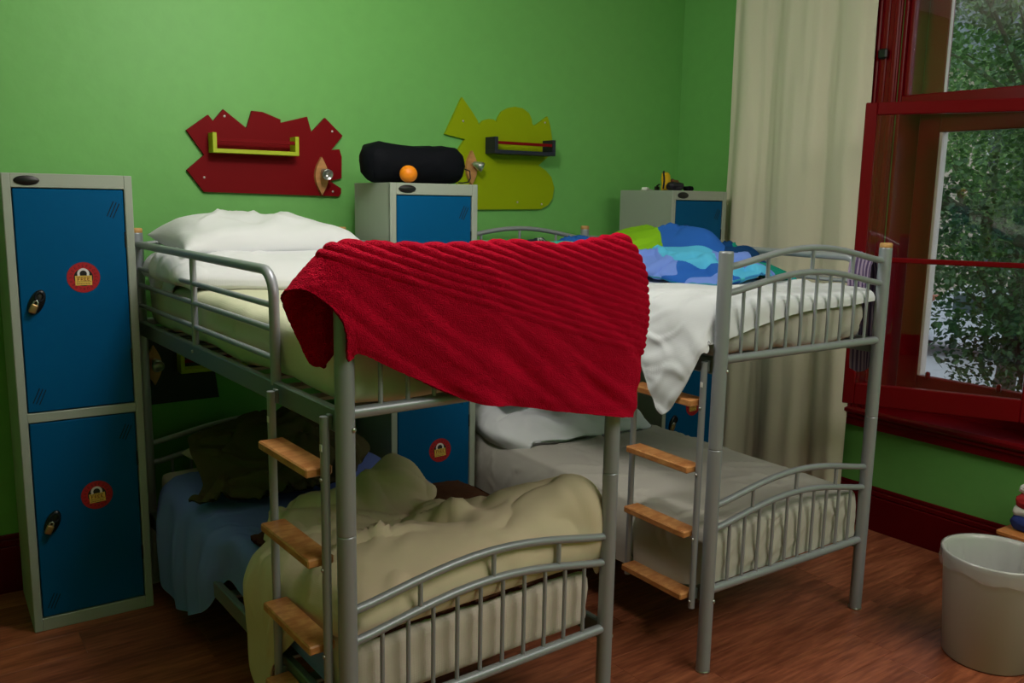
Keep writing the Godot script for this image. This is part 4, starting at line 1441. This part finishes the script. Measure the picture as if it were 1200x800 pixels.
func bedding_lower_two() -> void:
	# loose bottom sheet, falling over the ladder side
	var sv := [-1.84, -1.60, -1.30, -1.00, -0.70, -0.42, -0.20, -0.06, -0.026, -0.022]
	var sc := rows([0.915, 0.70, 0.45, 0.20, 0.05, [0.012, 0.012, 0.012, 0.012, 0.012, 0.012, 0.012, 0.014, 0.02, 0.03], [-0.018, -0.019, -0.019, -0.019, -0.019, -0.018, -0.017, -0.012, 0.0, 0.02], [-0.019, -0.020, -0.020, -0.020, -0.020, -0.019, -0.018, -0.014, 0.0, 0.02]],
		[[0.525, 0.527, 0.527, 0.527, 0.527, 0.527, 0.526, 0.522, 0.48, 0.325], [0.528, 0.530, 0.532, 0.532, 0.532, 0.532, 0.530, 0.526, 0.48, 0.325], [0.528, 0.532, 0.534, 0.534, 0.534, 0.534, 0.532, 0.527, 0.48, 0.325], [0.528, 0.530, 0.532, 0.533, 0.533, 0.532, 0.530, 0.526, 0.48, 0.325], [0.522, 0.525, 0.526, 0.526, 0.526, 0.526, 0.524, 0.518, 0.47, 0.325], [0.49, 0.49, 0.49, 0.49, 0.49, 0.49, 0.49, 0.485, 0.45, 0.325], [0.39, 0.39, 0.39, 0.39, 0.39, 0.39, 0.39, 0.40, 0.40, 0.325], [0.27, 0.265, 0.262, 0.27, 0.262, 0.27, 0.285, 0.32, 0.33, 0.322]], sv)
	var st1 := folds(141, 60, Vector2(0, -1.8), Vector2(0.92, -0.06), Vector2(0.15, 0.6), Vector2(0.009, 0.02), Vector2(0.005, 0.012), 1.1, 0.6)
	var st2 := folds(142, 30, Vector2(-1.8, 0.26), Vector2(-0.1, 0.5), Vector2(0.10, 0.24), Vector2(0.010, 0.022), Vector2(0.004, 0.010), 1.2, 0.5, 2, 1)
	var st3 := folds(143, 36, Vector2(0, 0.34), Vector2(0.94, 0.54), Vector2(0.12, 0.32), Vector2(0.010, 0.022), Vector2(0.003, 0.008), 0.55, 0.35, 0, 1)
	single("grey_sheet", sheet(patch(sc, 130, 100), thin(0.004), func(s, t, p):
		var front := clampf((p.z + 0.07) / 0.04, 0.0, 1.0)
		var fall := clampf((0.5 - p.y) / 0.05, 0.0, 1.0) * (1.0 - front)
		return -(absf(st1.call(s, t, p)) * (1.0 - fall) * (1.0 - front) + 0.5 * st2.call(s, t, p) * fall + absf(st3.call(s, t, p)) * front)), M.grey_sheet, bed2, "loose grey-beige bottom sheet on the lower bunk by window", "sheet")
	# folded duvet with its fold facing the room
	var vs := [-1.80, -1.62, -1.45, -1.32, -1.24]
	var c := rows([[0.06, 0.05, 0.03, 0.05, 0.10], [0.02, 0.01, 0.0, 0.02, 0.10], [0.05, 0.05, 0.05, 0.08, 0.14], 0.22, 0.45, 0.68, 0.84, [0.92, 0.92, 0.92, 0.90, 0.86]],
		[[0.53, 0.53, 0.53, 0.53, 0.53], [0.58, 0.58, 0.58, 0.57, 0.54], [0.635, 0.64, 0.635, 0.60, 0.545], [0.655, 0.66, 0.65, 0.62, 0.55], [0.65, 0.655, 0.645, 0.615, 0.55], [0.64, 0.645, 0.635, 0.60, 0.545], [0.62, 0.62, 0.61, 0.58, 0.54], [0.53, 0.54, 0.54, 0.53, 0.53]], vs)
	for j in c.size():
		for i in 5:
			c[j][i].z += [0.0, 0.0, 0.0, 0.03, 0.04, 0.05, 0.03, 0.0][j] * max(0, i - 1) / 3.0
	var f2 := folds(91, 30, Vector2(0, -1.85), Vector2(0.94, -1.2), Vector2(0.1, 0.36), Vector2(0.012, 0.026), Vector2(0.008, 0.02), 0.5, 0.8)
	single("folded_duvet", sheet(patch(c, 80, 80), thin(0.03), func(s, t, p): return creases(0.022, 3.0, 0.1, Vector3(1, 1, 1), 90.0).call(s, t, p) + f2.call(s, t, p)), M.white_cotton, bed2, "folded white duvet at the head of the lower bunk by window", "duvet")
	var p := pillow(0.66, 0.40, 0.13, 14.0, 0.035)
	single("pillow", p, M.white_cotton, bed2 * Transform3D(Basis(Vector3.UP, -0.05), V(0.40, 0.665, -1.62)), "white pillow on the folded duvet of the lower bunk", "pillow")

func bedding_lower_one() -> void:
	# blue sheet, hanging over the side at the head half
	var vs := [-1.74, -1.60, -1.45, -1.30, -1.16, -1.08, -1.0, -0.85, -0.65, -0.45, -0.30, -0.16]
	var hu := [-0.022, -0.024, -0.026, -0.026, -0.024, -0.020, 0.020, 0.022, 0.022, 0.022, 0.022, 0.022]
	var hem := [0.14, 0.09, 0.085, 0.11, 0.17, 0.22, 0.345, 0.345, 0.345, 0.345, 0.345, 0.345]
	var us := [0.91, 0.6, 0.3, 0.10, 0.045]
	var ys := [0.524, 0.526, 0.526, 0.524, 0.510]
	var a := []
	var b := []
	var cc := []
	for k in 12:
		a.append(lerpf(0.03, hu[k], 0.6))
		b.append(0.47 if k > 5 else 0.46)
		cc.append(lerpf(0.46, hem[k], 0.5))
	us += [a, hu, hu]
	ys += [b, cc, hem]
	var c := rows(us, ys, vs)
	var bf := folds(101, 40, Vector2(0.0, -1.75), Vector2(0.94, -0.5), Vector2(0.15, 0.5), Vector2(0.010, 0.022), Vector2(0.006, 0.014), 0.35, 0.5)
	var lift := func(s: float, t: float, p: Vector3):
		var hang := clampf((0.5 - p.y) / 0.15, 0.0, 1.0)
		var free := clampf((-1.02 - p.z) / 0.1, 0.0, 1.0)
		var d: float = creases(0.006, 3.0, 0.1, Vector3(1, 1, 1), 110.0).call(s, t, p) + absf(bf.call(s, t, p)) * (1.0 - hang)
		var pleat := 0.5 + 0.5 * sin(p.z * 34.0 + 2.0 * nz.get_noise_2d(p.z * 3.0, 2.0) + p.y * 3.0)
		return -(d * (1.0 - 0.8 * hang * (1.0 - free)) + hang * free * 0.022 * pleat)
	single("blue_sheet", sheet(patch(c, 120, 110), thin(0.004), lift), M.blue_sheet, bed1, "blue bedsheet spilling over the side of the lower bunk", "sheet")
	single("pillow", pillow(0.68, 0.42, 0.14, 21.0, 0.03), M.cream_sheet, bed1 * Transform3D(Basis(Vector3.UP, 0.03), V(0.47, 0.535, -1.66)), "pale pillow half hidden under the dark jacket", "pillow")
	# dark olive jacket thrown over the pillow
	var j := [
		[V(0.16, 0.64, -1.80), V(0.32, 0.685, -1.83), V(0.50, 0.70, -1.83), V(0.66, 0.685, -1.81), V(0.80, 0.61, -1.74)],
		[V(0.12, 0.62, -1.66), V(0.28, 0.70, -1.68), V(0.48, 0.72, -1.68), V(0.68, 0.70, -1.66), V(0.84, 0.60, -1.62)],
		[V(0.10, 0.58, -1.50), V(0.25, 0.655, -1.50), V(0.46, 0.68, -1.50), V(0.67, 0.65, -1.48), V(0.82, 0.565, -1.48)],
		[V(0.06, 0.555, -1.38), V(0.22, 0.57, -1.34), V(0.42, 0.575, -1.32), V(0.62, 0.57, -1.34), V(0.76, 0.55, -1.38)],
		[V(-0.015, 0.55, -1.30), V(0.14, 0.552, -1.20), V(0.34, 0.552, -1.12), V(0.54, 0.552, -1.18), V(0.68, 0.55, -1.28)]]
	var jf := folds(111, 50, Vector2(0.0, -1.85), Vector2(0.8, -1.1), Vector2(0.12, 0.35), Vector2(0.010, 0.024), Vector2(0.015, 0.04), 0.6, 0.9)
	single("jacket", sheet(patch(j, 70, 70), thin(0.012), func(s, t, p): return -absf(creases(0.05, 2.6, 0.1, Vector3(1, 1, 1), 130.0).call(s, t, p)) - absf(jf.call(s, t, p))), M.olive, bed1, "dark olive jacket thrown over the pillow of lower bunk", "jacket")
	# brown blanket showing under the duvet
	var br := rows([0.06, 0.25, 0.5, 0.75, 0.92], [[0.525, 0.54, 0.54, 0.54, 0.54], [0.53, 0.55, 0.545, 0.55, 0.545], [0.53, 0.55, 0.55, 0.56, 0.555], [0.53, 0.55, 0.555, 0.60, 0.59], [0.525, 0.545, 0.55, 0.58, 0.58]], [-0.034, -0.22, -0.45, -0.66, -0.86])
	single("brown_blanket", sheet(patch(br, 50, 50), thin(0.018), func(s, t, p): return -absf(creases(0.016, 7.0, 0.5, Vector3(1, 1, 1), 150.0).call(s, t, p))), M.brown_cloth, bed1, "dark brown blanket peeping out beneath the khaki duvet", "blanket")
	# khaki duvet: heaped at the foot, one corner hanging to the floor on the ladder side
	vs = [-0.042, -0.040, -0.085, -0.18, -0.30, -0.44, -0.58, -0.70, -0.80, -0.92]
	us = [
		[0.045, 0.035, 0.025, 0.022, 0.018, -0.018, -0.024, -0.022, 0.08, 0.22],
		[0.045, 0.035, 0.025, 0.022, 0.018, -0.018, -0.024, -0.020, 0.09, 0.23],
		[0.055, 0.045, 0.032, 0.026, 0.020, -0.014, -0.022, -0.016, 0.11, 0.25],
		[0.085, 0.080, 0.070, 0.065, 0.055, 0.035, 0.03, 0.05, 0.17, 0.28],
		[0.180, 0.180, 0.18, 0.17, 0.16, 0.15, 0.15, 0.16, 0.24, 0.34],
		[0.380, 0.380, 0.38, 0.37, 0.36, 0.34, 0.33, 0.33, 0.37, 0.44],
		[0.580, 0.580, 0.58, 0.57, 0.56, 0.54, 0.52, 0.52, 0.53, 0.56],
		[0.760, 0.760, 0.76, 0.75, 0.72, 0.68, 0.64, 0.64, 0.64, 0.64],
		[0.890, 0.900, 0.90, 0.90, 0.85, 0.76, 0.68, 0.68, 0.68, 0.68],
		[0.930, 0.960, 0.968, 0.955, 0.92, 0.82, 0.72, 0.71, 0.70, 0.70]]
	ys = [
		[0.520, 0.515, 0.51, 0.50, 0.46, 0.30, 0.13, 0.22, 0.57, 0.57],
		[0.522, 0.535, 0.53, 0.52, 0.50, 0.40, 0.30, 0.34, 0.58, 0.58],
		[0.525, 0.555, 0.57, 0.57, 0.56, 0.51, 0.46, 0.47, 0.59, 0.585],
		[0.530, 0.580, 0.62, 0.63, 0.62, 0.59, 0.57, 0.575, 0.60, 0.59],
		[0.533, 0.590, 0.635, 0.66, 0.66, 0.64, 0.62, 0.61, 0.615, 0.60],
		[0.535, 0.605, 0.655, 0.675, 0.65, 0.625, 0.615, 0.615, 0.63, 0.615],
		[0.537, 0.620, 0.685, 0.700, 0.66, 0.620, 0.605, 0.61, 0.665, 0.66],
		[0.537, 0.635, 0.722, 0.730, 0.69, 0.630, 0.59, 0.60, 0.68, 0.715],
		[0.535, 0.635, 0.738, 0.738, 0.68, 0.61, 0.585, 0.585, 0.63, 0.66],
		[0.490, 0.530, 0.57, 0.60, 0.60, 0.59, 0.575, 0.575, 0.60, 0.62]]
	c = rows(us, ys, vs)
	var kf := folds(127, 60, Vector2(0.05, -0.95), Vector2(0.95, -0.02), Vector2(0.12, 0.42), Vector2(0.016, 0.030), Vector2(0.010, 0.026), 1.0, 0.8)
	var kh := folds(122, 16, Vector2(-0.72, 0.15), Vector2(-0.3, 0.56), Vector2(0.16, 0.4), Vector2(0.012, 0.024), Vector2(0.012, 0.03), 1.45, 0.25, 2, 1)
	var kl := func(s: float, t: float, p: Vector3):
		var hang := clampf((0.56 - p.y) / 0.1, 0.0, 1.0)
		var d: float = creases(0.030, 2.4, 0.1, Vector3(1, 1, 1), 170.0).call(s, t, p) + kf.call(s, t, p) * (1.0 - hang)
		return -(d * (1.0 - hang * 0.6) * smoothstep(0.0, 0.25, s) + hang * 0.35 * kh.call(s, t, p))
	single("khaki_duvet", sheet(patch(c, 110, 130), func(s, t):
		var e: float = min(min(s, 1.0 - s), (1.0 - t)) / 0.10
		var k := sqrt(clampf(1.0 - pow(1.0 - minf(e, 1.0), 2.0), 0.0, 1.0))
		return 0.004 + 0.018 * k * smoothstep(0.18, 0.42, t), kl), M.khaki, bed1, "khaki duvet heaped at the foot of the lower bunk", "duvet")

# ------------------------------------------------------------------ loose things
func small_things(l2: Transform3D, l3: Transform3D) -> void:
	# stuff sack and orange on the middle locker
	var b := thing("stuff_sack", "black rolled stuff sack lying on the middle locker", "bag", l2 * Transform3D(Basis(Vector3.UP, -0.02), Vector3(0.20, LH + 0.001, -0.19)))
	part("sack_body", soft_box(Vector3(0, 0.086, 0), Vector3(0.50, 0.172, 0.20), 0.075, 0.02, func(s, t, p): return float(creases(0.012, 7.0, 0.5, Vector3(0.6, 1, 1), 200.0).call(s, t, p)) + (0.004 - 0.03 * p.x) * clampf(p.y / 0.15, 0.0, 1.0)), M.bag_black, b)
	part("end_seam", tube([Vector3(-0.225, 0.02, 0.06), Vector3(-0.232, 0.09, 0.085), Vector3(-0.225, 0.15, 0.05), Vector3(-0.222, 0.155, -0.05)], 0.002, 6), M.bag_black, b)
	part("draw_cord", tube([Vector3(0.25, 0.075, 0.03), Vector3(0.272, 0.065, 0.05), Vector3(0.268, 0.03, 0.065), Vector3(0.25, 0.012, 0.075), Vector3(0.215, 0.007, 0.085), Vector3(0.185, 0.007, 0.10)], 0.0035, 6), M.black_plastic, b)
	var o := thing("orange", "orange fruit sitting on the middle locker", "fruit", l2 * Transform3D(Basis(), Vector3(0.108, LH + 0.001, -0.045)))
	var prof := []
	for k in 15:
		var a := PI * k / 14.0
		prof.append(Vector2(sin(a) * 0.0405, 0.0395 - cos(a) * 0.039 - (0.002 if k == 14 else 0.0)))
	part("peel", lathe(Vector3.ZERO, prof, 26), M.orange_peel, o)
	part("stem", lathe(Vector3(0, 0.0765, 0), [Vector2(0.005, 0), Vector2(0.004, 0.002), Vector2(0, 0.0025)], 8), M.orange_stem, o)
	# odds and ends on the far locker
	var at := func(x: float, z: float, turn := 0.0): return l3 * Transform3D(Basis(Vector3.UP, turn), Vector3(x, LH + 0.001, z))
	var pk := thing("snack_packet", "yellow and black packet leaning upright on far locker", "packet", at.call(0.15, -0.22, 0.3))
	var g := [[Vector3(-0.045, 0.002, 0.01), Vector3(0, 0.002, 0.018), Vector3(0.045, 0.002, 0.01)], [Vector3(-0.03, 0.05, 0), Vector3(0.012, 0.05, 0.012), Vector3(0.05, 0.05, 0)], [Vector3(0.0, 0.10, -0.02), Vector3(0.03, 0.105, -0.012), Vector3(0.055, 0.10, -0.02)]]
	part("pouch", sheet(patch(g, 18, 18), puff(0.022, 0.2), creases(0.006, 30.0, 0.6, Vector3(1, 1, 1), 220.0)), M.packet_yellow, pk)
	g = [[Vector3(-0.056, 0.01, 0.018), Vector3(-0.046, 0.01, 0.022)], [Vector3(-0.036, 0.055, 0.01), Vector3(-0.024, 0.058, 0.014)], [Vector3(-0.004, 0.112, -0.012), Vector3(0.010, 0.115, -0.010)]]
	part("dark_band", sheet(patch(g, 6, 16), thin(0.003), creases(0.002, 30.0, 0.4)), M.packet_dark, pk)
	var pd := thing("dark_pouch", "dark crumpled pouch at foot of the yellow packet", "pouch", at.call(0.165, -0.15, -0.2))
	part("pouch", soft_box(Vector3(0, 0.025, 0), Vector3(0.10, 0.05, 0.06), 0.022, 0.012, creases(0.010, 24.0, 0.6, Vector3(1, 1, 1), 230.0)), M.packet_dark, pd)
	var pb := thing("brown_pouch", "brown crumpled pouch behind the dark one on far locker", "pouch", at.call(0.235, -0.235, 0.2))
	part("pouch", soft_box(Vector3(0, 0.032, 0), Vector3(0.085, 0.064, 0.06), 0.026, 0.012, creases(0.012, 24.0, 0.6, Vector3(1, 1, 1), 240.0)), M.packet_brown, pb)
	var ps := thing("black_pouch", "small black pouch rightmost on the far locker", "pouch", at.call(0.285, -0.16, 0.5))
	part("pouch", soft_box(Vector3(0, 0.014, 0), Vector3(0.075, 0.028, 0.05), 0.013, 0.01, creases(0.006, 30.0, 0.6, Vector3(1, 1, 1), 250.0)), M.bag_black, ps)
	var pc := thing("charger", "white charger lying at left of the far locker", "charger", at.call(-0.0 + 0.075, -0.30, 0.6))
	part("plug_body", soft_box(Vector3(0, 0.009, 0), Vector3(0.06, 0.018, 0.035), 0.007, 0.01, thin3), M.white_plastic, pc)
	part("lead", tube([Vector3(0.03, 0.006, 0), Vector3(0.06, 0.004, 0.03), Vector3(0.09, 0.004, 0.02), Vector3(0.10, 0.004, -0.02), Vector3(0.06, 0.004, -0.04)], 0.0025, 6), M.white_plastic, pc)
	var pcl := thing("black_clip", "small black clip standing beside the white charger", "clip", at.call(0.105, -0.235, 0.2))
	part("jaw", box(Vector3(0, 0.012, 0), Vector3(0.04, 0.022, 0.012), 0.003), M.black_plastic, pcl)
	part("grip", box(Vector3(0.01, 0.03, 0), Vector3(0.03, 0.008, 0.01), 0.002, Basis(Vector3(0, 0, 1), 0.4)), M.black_plastic, pcl)

func waste_bin() -> void:
	var b := thing("waste_bin", "pale grey plastic waste bin with clear liner by the baseboard", "bin", Transform3D(Basis(), Vector3(3.42, 0.001, 2.70)))
	var h := 0.42
	part("tub", lathe(Vector3.ZERO, [Vector2(0, 0.0), Vector2(0.150, 0.0), Vector2(0.158, 0.006), Vector2(0.184, h - 0.055), Vector2(0.187, h - 0.05), Vector2(0.188, h - 0.012), Vector2(0.193, h - 0.006), Vector2(0.192, h), Vector2(0.186, h), Vector2(0.182, h - 0.02), Vector2(0.155, 0.01), Vector2(0, 0.008)], 56), M.bin_plastic, b)
	# thin bag turned over the rim, uneven below it
	var st := begin()
	st.set_smooth_group(0)
	var n := 96
	var ring := func(k: int, j: int) -> Vector3:
		var a := TAU * (k % n) / n
		var d := Vector3(cos(a), 0, sin(a))
		var q := nz.get_noise_3dv(d * 3.0 + Vector3(0, j * 0.8, 4))
		var f := nz.get_noise_3dv(d * 9.0 + Vector3(0, j * 1.2, 8))
		var drop := 0.055 + 0.022 * nz.get_noise_3dv(d * 1.3 + Vector3(5, 5, 5))
		match j:
			0: return d * (0.197 + 0.003 * f) + Vector3(0, h - drop, 0)
			1: return d * (0.199 + 0.004 * f) + Vector3(0, h - drop * 0.75, 0)
			2: return d * (0.196 + 0.002 * f) + Vector3(0, h - 0.02, 0)
			3: return d * 0.196 + Vector3(0, h + 0.001, 0)
			4: return d * 0.190 + Vector3(0, h + 0.0025, 0)
			5: return d * (0.178 + 0.004 * f) + Vector3(0, h - 0.01, 0)
			6: return d * (0.168 + 0.012 * q + 0.006 * f) + Vector3(0, h - 0.10, 0)
			7: return d * (0.150 + 0.016 * q + 0.010 * f) + Vector3(0, h - 0.22, 0)
			8: return d * (0.120 + 0.02 * q + 0.01 * f) + Vector3(0, 0.05 + 0.02 * q, 0)
		return Vector3(0, 0.03, 0)
	for j in 9:
		for k in n:
			quad(st, ring.call(k, j), ring.call(k, j + 1), ring.call(k + 1, j + 1), ring.call(k + 1, j))
	part("liner", done(st), M.liner, b)

func chair_corner() -> void:
	# low wooden chair at the right edge of the view, towel folded on its seat
	var t := Transform3D(Basis(Vector3.UP, -0.03), Vector3(4.06, 0.001, 2.665))
	var c := thing("low_chair", "low wooden chair under the windowsill at right edge", "chair", t)
	part("seat", box(Vector3(0, 0.33, 0), Vector3(0.36, 0.024, 0.36), 0.006), M.chair_wood, c)
	for x in [-0.155, 0.155]:
		for z in [-0.155, 0.155]:
			part("leg", box(Vector3(x, 0.159, z), Vector3(0.034, 0.318, 0.034), 0.005), M.chair_wood, c)
	for z in [-0.155, 0.155]:
		part("stretcher", box(Vector3(0, 0.29, z), Vector3(0.276, 0.04, 0.018), 0.003), M.chair_wood, c)
	for x in [-0.155, 0.155]:
		part("stretcher", box(Vector3(x, 0.29, 0), Vector3(0.018, 0.04, 0.276), 0.003), M.chair_wood, c)
	var f := thing("folded_flag_towel", "red, white and blue folded towel on the low chair", "towel", t * Transform3D(Basis(), Vector3(-0.035, 0.343, -0.065)))
	part("blue_fold", soft_box(Vector3(0, 0.035, 0), Vector3(0.20, 0.07, 0.18), 0.03, 0.02, creases(0.010, 14.0, 0.5, Vector3(1, 1, 1), 300.0)), M.cloth_blue, f)
	part("white_fold", soft_box(Vector3(0.01, 0.085, 0), Vector3(0.20, 0.045, 0.17), 0.02, 0.02, creases(0.008, 14.0, 0.5, Vector3(1, 1, 1), 310.0)), M.cloth_white, f)
	part("red_fold", soft_box(Vector3(0, 0.13, 0), Vector3(0.19, 0.06, 0.16), 0.025, 0.02, creases(0.010, 14.0, 0.5, Vector3(1, 1, 1), 320.0)), M.cloth_red, f)
	part("white_top", soft_box(Vector3(0.01, 0.18, 0), Vector3(0.17, 0.05, 0.15), 0.022, 0.02, creases(0.014, 14.0, 0.5, Vector3(1, 1, 1), 330.0)), M.cloth_white, f)

func curtain() -> void:
	var g := []
	var nu := 160
	var nv := 40
	for j in nv + 1:
		var t := float(j) / nv
		var row := []
		for i in nu + 1:
			var s := float(i) / nu
			var hemy := 0.13 + 0.055 * s + 0.012 * sin(s * 30.0)
			var y := lerpf(hemy, 3.12, t)
			var z := lerpf(0.60, 1.505, s)
			var w := 1.0 - 0.35 * t
			var ph := s * TAU * 3.3 + 1.5 * sin(s * 5.0 + 0.6) + 0.25 * sin(t * 3.0)
			var x := XR - 0.075 + 0.028 * w * sin(ph) + 0.004 * sin(ph * 2.3 + t * 1.5) + 0.006 * nz.get_noise_2d(s * 12.0, t * 3.0)
			row.append(Vector3(x, y, z + 0.012 * cos(ph)))
		g.append(row)
	single("curtain", sheet(g, thin(0.003), thin3), M.curtain, Transform3D(), "long cream curtain hanging left of the red window", "curtain")
	var r := thing("curtain_rod", "curtain rod above the red window", "rod", Transform3D(Basis(), Vector3(XR - 0.075, 3.12, 1.5)))
	part("pole", tube([Vector3(0, 0.012, -1.0), Vector3(0, 0.012, 1.2)], 0.012, 10), M.lamp_metal, r)
	for z in [-0.95, 1.15]:
		part("bracket", tube([Vector3(0, 0.012, z), Vector3(0.075, 0.012, z)], 0.008, 8), M.lamp_metal, r)

const LAMP_COLOR := Color(1.0, 0.985, 0.965)

# ------------------------------------------------------------------ build
func _ready() -> void:
	# camera
	var cam := Camera3D.new()
	cam.name = "camera"
	add_child(cam)
	cam.position = Vector3(0.0592, 1.7196, 4.1416)
	cam.rotation_degrees = Vector3(-9.3249, -36.1037, 1.023)
	cam.fov = rad_to_deg(2.0 * atan(400.0 / 1019.09))
	cam.near = 0.05
	cam.far = 200.0
	# sky and exposure
	var sky_mat := ProceduralSkyMaterial.new()
	sky_mat.sky_top_color = rgb(190, 205, 225)
	sky_mat.sky_horizon_color = rgb(225, 230, 238)
	sky_mat.ground_bottom_color = rgb(90, 90, 86)
	sky_mat.ground_horizon_color = rgb(150, 150, 148)
	sky_mat.sun_angle_max = 0.0
	var sky := Sky.new()
	sky.sky_material = sky_mat
	var env := Environment.new()
	env.background_mode = Environment.BG_SKY
	env.sky = sky
	env.background_energy_multiplier = 1.8
	env.ambient_light_source = Environment.AMBIENT_SOURCE_DISABLED
	env.tonemap_mode = Environment.TONE_MAPPER_LINEAR
	env.tonemap_exposure = 1.0
	env.sdfgi_enabled = true
	env.ssao_enabled = true
	env.ssil_enabled = true
	var we := WorldEnvironment.new()
	we.name = "world"
	we.environment = env
	add_child(we)

	nz.noise_type = FastNoiseLite.TYPE_SIMPLEX_SMOOTH
	nz.frequency = 1.0
	nz.fractal_type = FastNoiseLite.FRACTAL_NONE
	nz.seed = 3
	bed1 = Transform3D(Basis(Vector3.UP, deg_to_rad(1.2319)), Vector3(0.9819, 0.0005, 2.164))
	bed2 = Transform3D(Basis(Vector3.UP, deg_to_rad(-1.4532)), Vector3(2.4163, 0.0005, 2.1502))
	wall_frame = Transform3D(Basis(Vector3.UP, deg_to_rad(-2.1)), Vector3(0.4, 0, 0))
	materials()
	print("materials")
	room()
	make_window(1.617, 27.0)
	make_window(4.2, 0.0)  # second window, out of view, placed to light the floor near the camera
	unseen_pendant_lamp(Vector3(1.4, 2.78, 1.75), 0.17, 1.4, "unseen white globe pendant over the bunks, placed to light the back wall")  # out of view, placed to light the back wall and upper bunks
	unseen_ceiling_lamp(Vector3(2.8, 0, 5.0), Vector2(2.4, 2.0), 6.2, "unseen flat ceiling lamp behind the camera, placed to light the bed fronts")  # out of view, placed to light bed fronts, towel and right floor softly
	print("room")

	# beds
	var b1 := make_bed()
	b1.transform = bed1
	tag(b1, "silver tubular bunk bed with the red towel over its end", "bunk bed", "bunk beds")
	var b2: Node3D = b1.duplicate()
	b2.name = numbered("bunk_bed")
	add_child(b2)
	b2.transform = bed2
	tag(b2, "silver tubular bunk bed beside the window and curtain", "bunk bed", "bunk beds")
	mattresses()
	bedding_upper_one()
	bedding_upper_two()
	bedding_lower_one()
	bedding_lower_two()
	towel()
	print("beds")

	# lockers
	var l1 := Transform3D(Basis(Vector3.UP, deg_to_rad(-1.7088)), Vector3(0.4363, 0.0005, 0.4775))
	var l2 := Transform3D(Basis(Vector3.UP, deg_to_rad(-4.757)), Vector3(1.9139, 0.0005, 0.6651))
	var l3 := Transform3D(Basis(Vector3.UP, deg_to_rad(-1.3056)), Vector3(3.6531, 0.0005, 0.702))
	make_locker(l1, "tall grey locker with blue doors at the left edge")
	make_locker(l2, "blue door locker between the bunks, under the black sack")
	make_locker(l3, "blue door locker in the far corner beside the curtain")

	# boards on the wall
	wall_board("wall_board", "jagged red wall board with lime shelf and wooden lamp",
		[0.821,1.997,0.919,2.070,0.940,2.043,0.987,2.099,1.092,2.020,1.119,2.101,1.169,2.099,1.254,2.070,1.254,2.055,1.386,2.092,1.406,2.019,1.477,2.092,1.567,2.011,1.507,1.940,1.549,1.946,1.561,1.908,1.558,1.804,1.496,1.790,1.555,1.755,1.555,1.731,1.542,1.715,0.888,1.725,0.816,1.821,0.895,1.891],
		M.board_red, [0.915, 1.315, 1.901, 1.989, 0.075, 0.018], M.shelf_lime, M.board_red, Vector2(1.448, 1.812), [[0.992, 2.068], [1.513, 2.029], [0.891, 1.790], [1.511, 1.738]], 0.1)
	wall_board("wall_board", "curvy yellow-green wall board with navy shelf and wooden lamp",
		[2.148,2.051,2.251,2.249,2.312,2.181,2.350,2.134,2.358,2.111,2.384,2.136,2.419,2.147,2.453,2.146,2.474,2.133,2.484,2.159,2.508,2.193,2.550,2.215,2.593,2.224,2.643,2.219,2.688,2.196,2.708,2.162,2.711,2.139,2.726,2.128,2.755,2.144,2.817,2.186,2.838,2.134,2.853,2.063,2.836,1.967,2.762,1.910,2.816,1.881,2.855,1.846,2.877,1.786,2.866,1.724,2.837,1.687,2.784,1.662,2.371,1.657,2.232,1.656,2.219,1.862,2.231,1.975,2.271,2.031],
		M.board_yellow, [2.400, 2.806, 1.960, 2.048, 0.10, 0.020], M.shelf_navy, M.board_red, Vector2(2.305, 1.880), [[2.258, 2.125], [2.62, 1.70], [2.79, 1.69], [2.80, 2.15]], 1.0)
	wall_board("wall_board", "dark navy wall board with lime shelf behind lower bunk",
		[0.47, 1.10, 0.60, 1.14, 0.78, 1.08, 0.93, 1.14, 1.10, 1.06, 1.22, 1.12, 1.18, 0.96, 1.24, 0.88, 0.905, 0.90, 0.92, 0.762, 0.595, 0.759, 0.50, 0.80],
		M.board_navy, [0.735, 1.10, 0.905, 0.99, 0.075, 0.018], M.shelf_lime, M.board_red, Vector2(0.632, 0.945), [[0.56, 0.82], [1.1, 1.0]], 0.1)
	small_things(l2, l3)
	curtain()
	waste_bin()
	chair_corner()
	outdoors()
	print("done")
